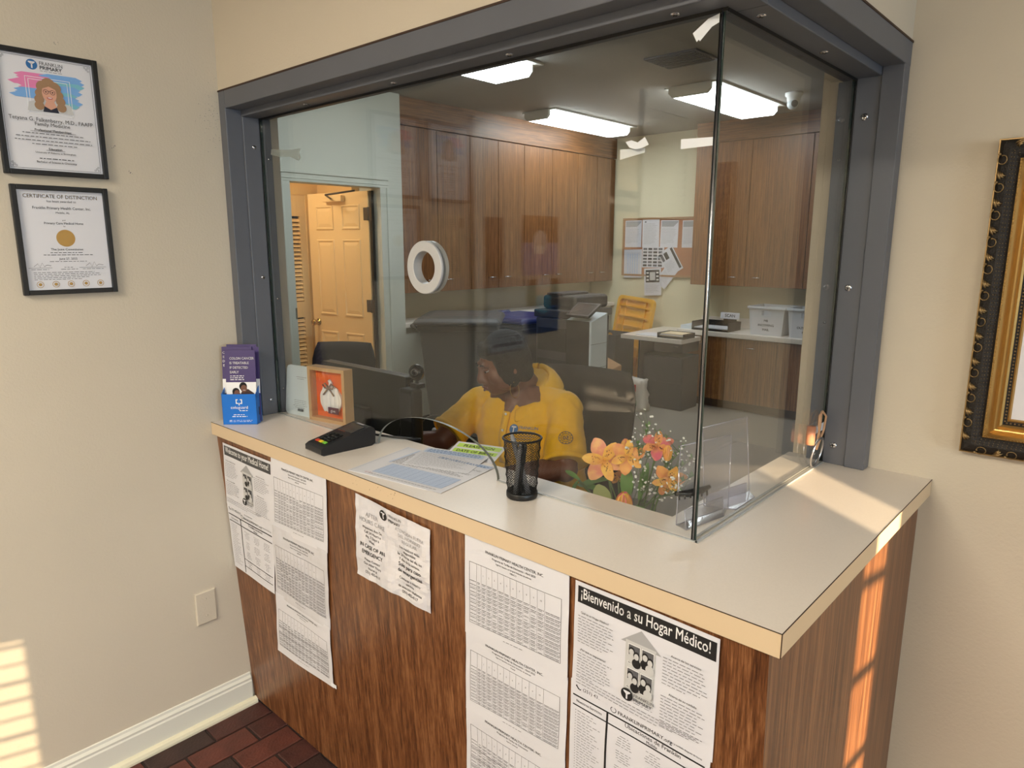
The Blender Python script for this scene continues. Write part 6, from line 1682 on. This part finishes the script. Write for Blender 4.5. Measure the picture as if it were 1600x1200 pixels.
# collar: two stiff flaps standing round the neck, V opening at the front
for s_ in (-1, 1):
    mb = MB('yellow_shirt'); rows_ = []
    for i in range(15):
        q = i/14; a = R(2+160*q)              # nape (0) to the V (180)
        dirr = (-fwd*math.cos(a)+sd*s_*math.sin(a))
        base = Vector((.352, .928, 1.040+.040*math.cos(a)-.050*max(0, q-.6)/.4))+Vector((dirr.x*.098, dirr.y*.088, 0))+fwd*(.034*max(0, q-.6)/.4)
        tp_ = base+Vector((0, 0, .040-.022*q))-dirr*.010
        ot = base+dirr*(.040+.020*math.sin(PI*q))+Vector((0, 0, -.018-.026*q))
        mdp = tp_.lerp(ot, .40)+dirr*.012+Vector((0, 0, .012))
        rows_.append([base-dirr*.006, tp_, mdp, ot])
    vs = [p for r in rows_ for p in r]; mb.add(vs, [(4*i+j, 4*i+j+1, 4*i+j+5, 4*i+j+4) for i in range(14) for j in range(3)], True)
    o = mb.build('collar', pz); so2 = o.modifiers.new('solid', 'SOLIDIFY'); so2.thickness = .004; so2.offset = 0
    o.modifiers.new('sub', 'SUBSURF').render_levels = 1
# hems of the sleeves
for S, E, r_ in ((SR, ER, .0795), (SL, EL, .0855)):
    mb = MB('yellow_shirt'); e = S.lerp(E, .855 if S is SR else .915); d = (E-S).normalized(); q4 = d.to_track_quat('Z', 'Y').to_matrix().to_4x4(); q4.translation = e
    mb.lathe([(r_, -.018), (r_+.0025, -.016), (r_+.0025, 0), (r_-.004, .002)], n=28, mtx=q4); mb.build('sleeve_hem', pz)
mb = MB('yellow_shirt'); pth = [NB+fwd*(.113+.10*q)+Vector((0, 0, -.055-.20*q)) for q in (0, .25, .5, .75, 1)]
def onfront(x, z):
    """point on the shirt front: x across, z height"""
    t_ = (z-.70)/(1.0-.70); ry = .182 if z < .86 else .182-(z-.86)*.46
    rx = .226; y = ry*math.sqrt(max(.05, 1-(abs(x)/rx)**2.2)); c = Vector((.362-.03*max(0, (z-.82)), .938-.06*max(0, z-.80), z)); return c+sd*x+fwd*y
vs = []
for i in range(9):
    z = .955-.20*i/8
    for x in (-.016, .016): vs.append(onfront(x, z)+fwd*.010)
mb = MB('yellow_shirt'); mb.add(vs, [(2*i, 2*i+1, 2*i+3, 2*i+2) for i in range(8)], True); o = mb.build('placket', pz); so2 = o.modifiers.new('s', 'SOLIDIFY'); so2.thickness = .004
for z in (.945, .885): mb = MB('white'); mb.ball(onfront(0, z)+fwd*.012, (.0055, .0035, .0055), 10, 6); mb.build('button', pz)
k = Ink(lambda u, v, q: onfront(.040+u, .862+v)+fwd*(.0135+q), .12, .06, .0)
k.disc(.010, .034, .0185, m='logo_blue', n=22); k.up(.0006); k.quad(.0078, .021, .0122, .042, 'white'); k.quad(.0, .040, .020, .0455, 'white'); k.up(-.0006)
k.text('FRANKLIN', .032, .038, .0155, 'logo_blue', 'l', fit=.070); k.text('PRIMARY', .032, .020, .0155, 'logo_blue', 'l', fit=.070, bold=.02); k.greek(.032, .10, .011, .0018, 'logo_blue'); k.greek(-.008, .085, .001, .0018, 'logo_blue'); k.build(pz, 'chest_logo')
# round emblem on her left sleeve
ec = SL.lerp(EL, .66); dd = (EL-SL).normalized(); out = Vector((.62, -.76, .12)); out = (out-dd*out.dot(dd)).normalized(); tq = out.cross(dd).normalized()
def emb(u, v, q):
    a = u/.088; return ec-dd*v+(out*math.cos(a)+tq*-math.sin(a))*(.0905+q)
k = Ink(emb, .06, .06, .003); k.circle(0, 0, .026, .0022, 'ink_soft', 26); k.circle(0, 0, .017, .0015, 'ink_soft', 22); k.text('50', 0, -.008, .022, 'ink_soft', bold=.02)
for i in range(12): a = 2*PI*i/12; k.disc(.0215*math.cos(a), .0215*math.sin(a), .002, m='ink_soft', n=6)
k.build(pz, 'sleeve_emblem')
# trousers over the lap
tr = MB('trousers')
for s_ in (-1, 1):
    hip = Vector((.37+s_*.10, .95, .50)); kn = Vector((.36+s_*.14, .46, .505)); an = Vector((.36+s_*.14, .50, .12)); tr.tube([hip, hip.lerp(kn, .5), kn], [.122, .106, .082], 16); tr.tube([kn, kn.lerp(an, .5), an], [.080, .072, .060], 16); tr.ball(kn, .083)
tr.ball((.37, .97, .50), (.225, .175, .10), 18, 12)
o = tr.build('trousers', pz); remesh(o, .012, 4)
for s_ in (-1, 1):
    mb = MB('black'); mb.tube([(.36+s_*.14, .53, .045), (.36+s_*.14, .42, .045), (.36+s_*.14, .28, .032)], [.044, .046, .030], 14); mb.build('shoe', pz)

# ------------------------------------------------------------------ groups of like things
GROUPS = {'fee_schedule': 'fee table sheets on the counter front', 'welcome_sheet': 'welcome sheets on the counter front', 'services_sheet': 'service list sheets on the counter front',
          'provider_frame': 'framed provider profiles on the left wall', 'framed_print': 'framed prints by the shutters', 'health_poster': 'health posters on the left wall', 'brochure': 'purple brochures in the blue holder',
          'pen': 'pens in the mesh cup', 'adhesive_tape': 'strips of tape on the glass', 'office_chair': 'office chairs', 'alstroemeria': 'open flowers in the vase', 'rose_bud': 'buds in the vase',
          'leaf_sprig': 'leaves in the vase', 'baby_breath_spray': 'white sprays in the vase', 'wall_cabinet': 'wood-grain wall cabinets', 'base_cabinet': 'base cabinets', 'cabinet_fascia': 'fascia boards over the cabinets',
          'paper_tray': 'black paper trays', 'file_folder': 'folders in the tray', 'mail_crate': 'white mail crates', 'pinned_sheet': 'sheets pinned on the bulletin board', 'wheeled_bin': 'wheeled bins'}
for o in list(sc.objects):
    if o.parent is None and o.get('category'):
        b = o.name.split('.')[0]
        if b in GROUPS: o['group'] = GROUPS[b]
        elif b == 'ceiling_light': o['group'] = 'waiting-room ceiling lights' if 'waiting' in o['label'] else 'fluorescent ceiling lights in the office'
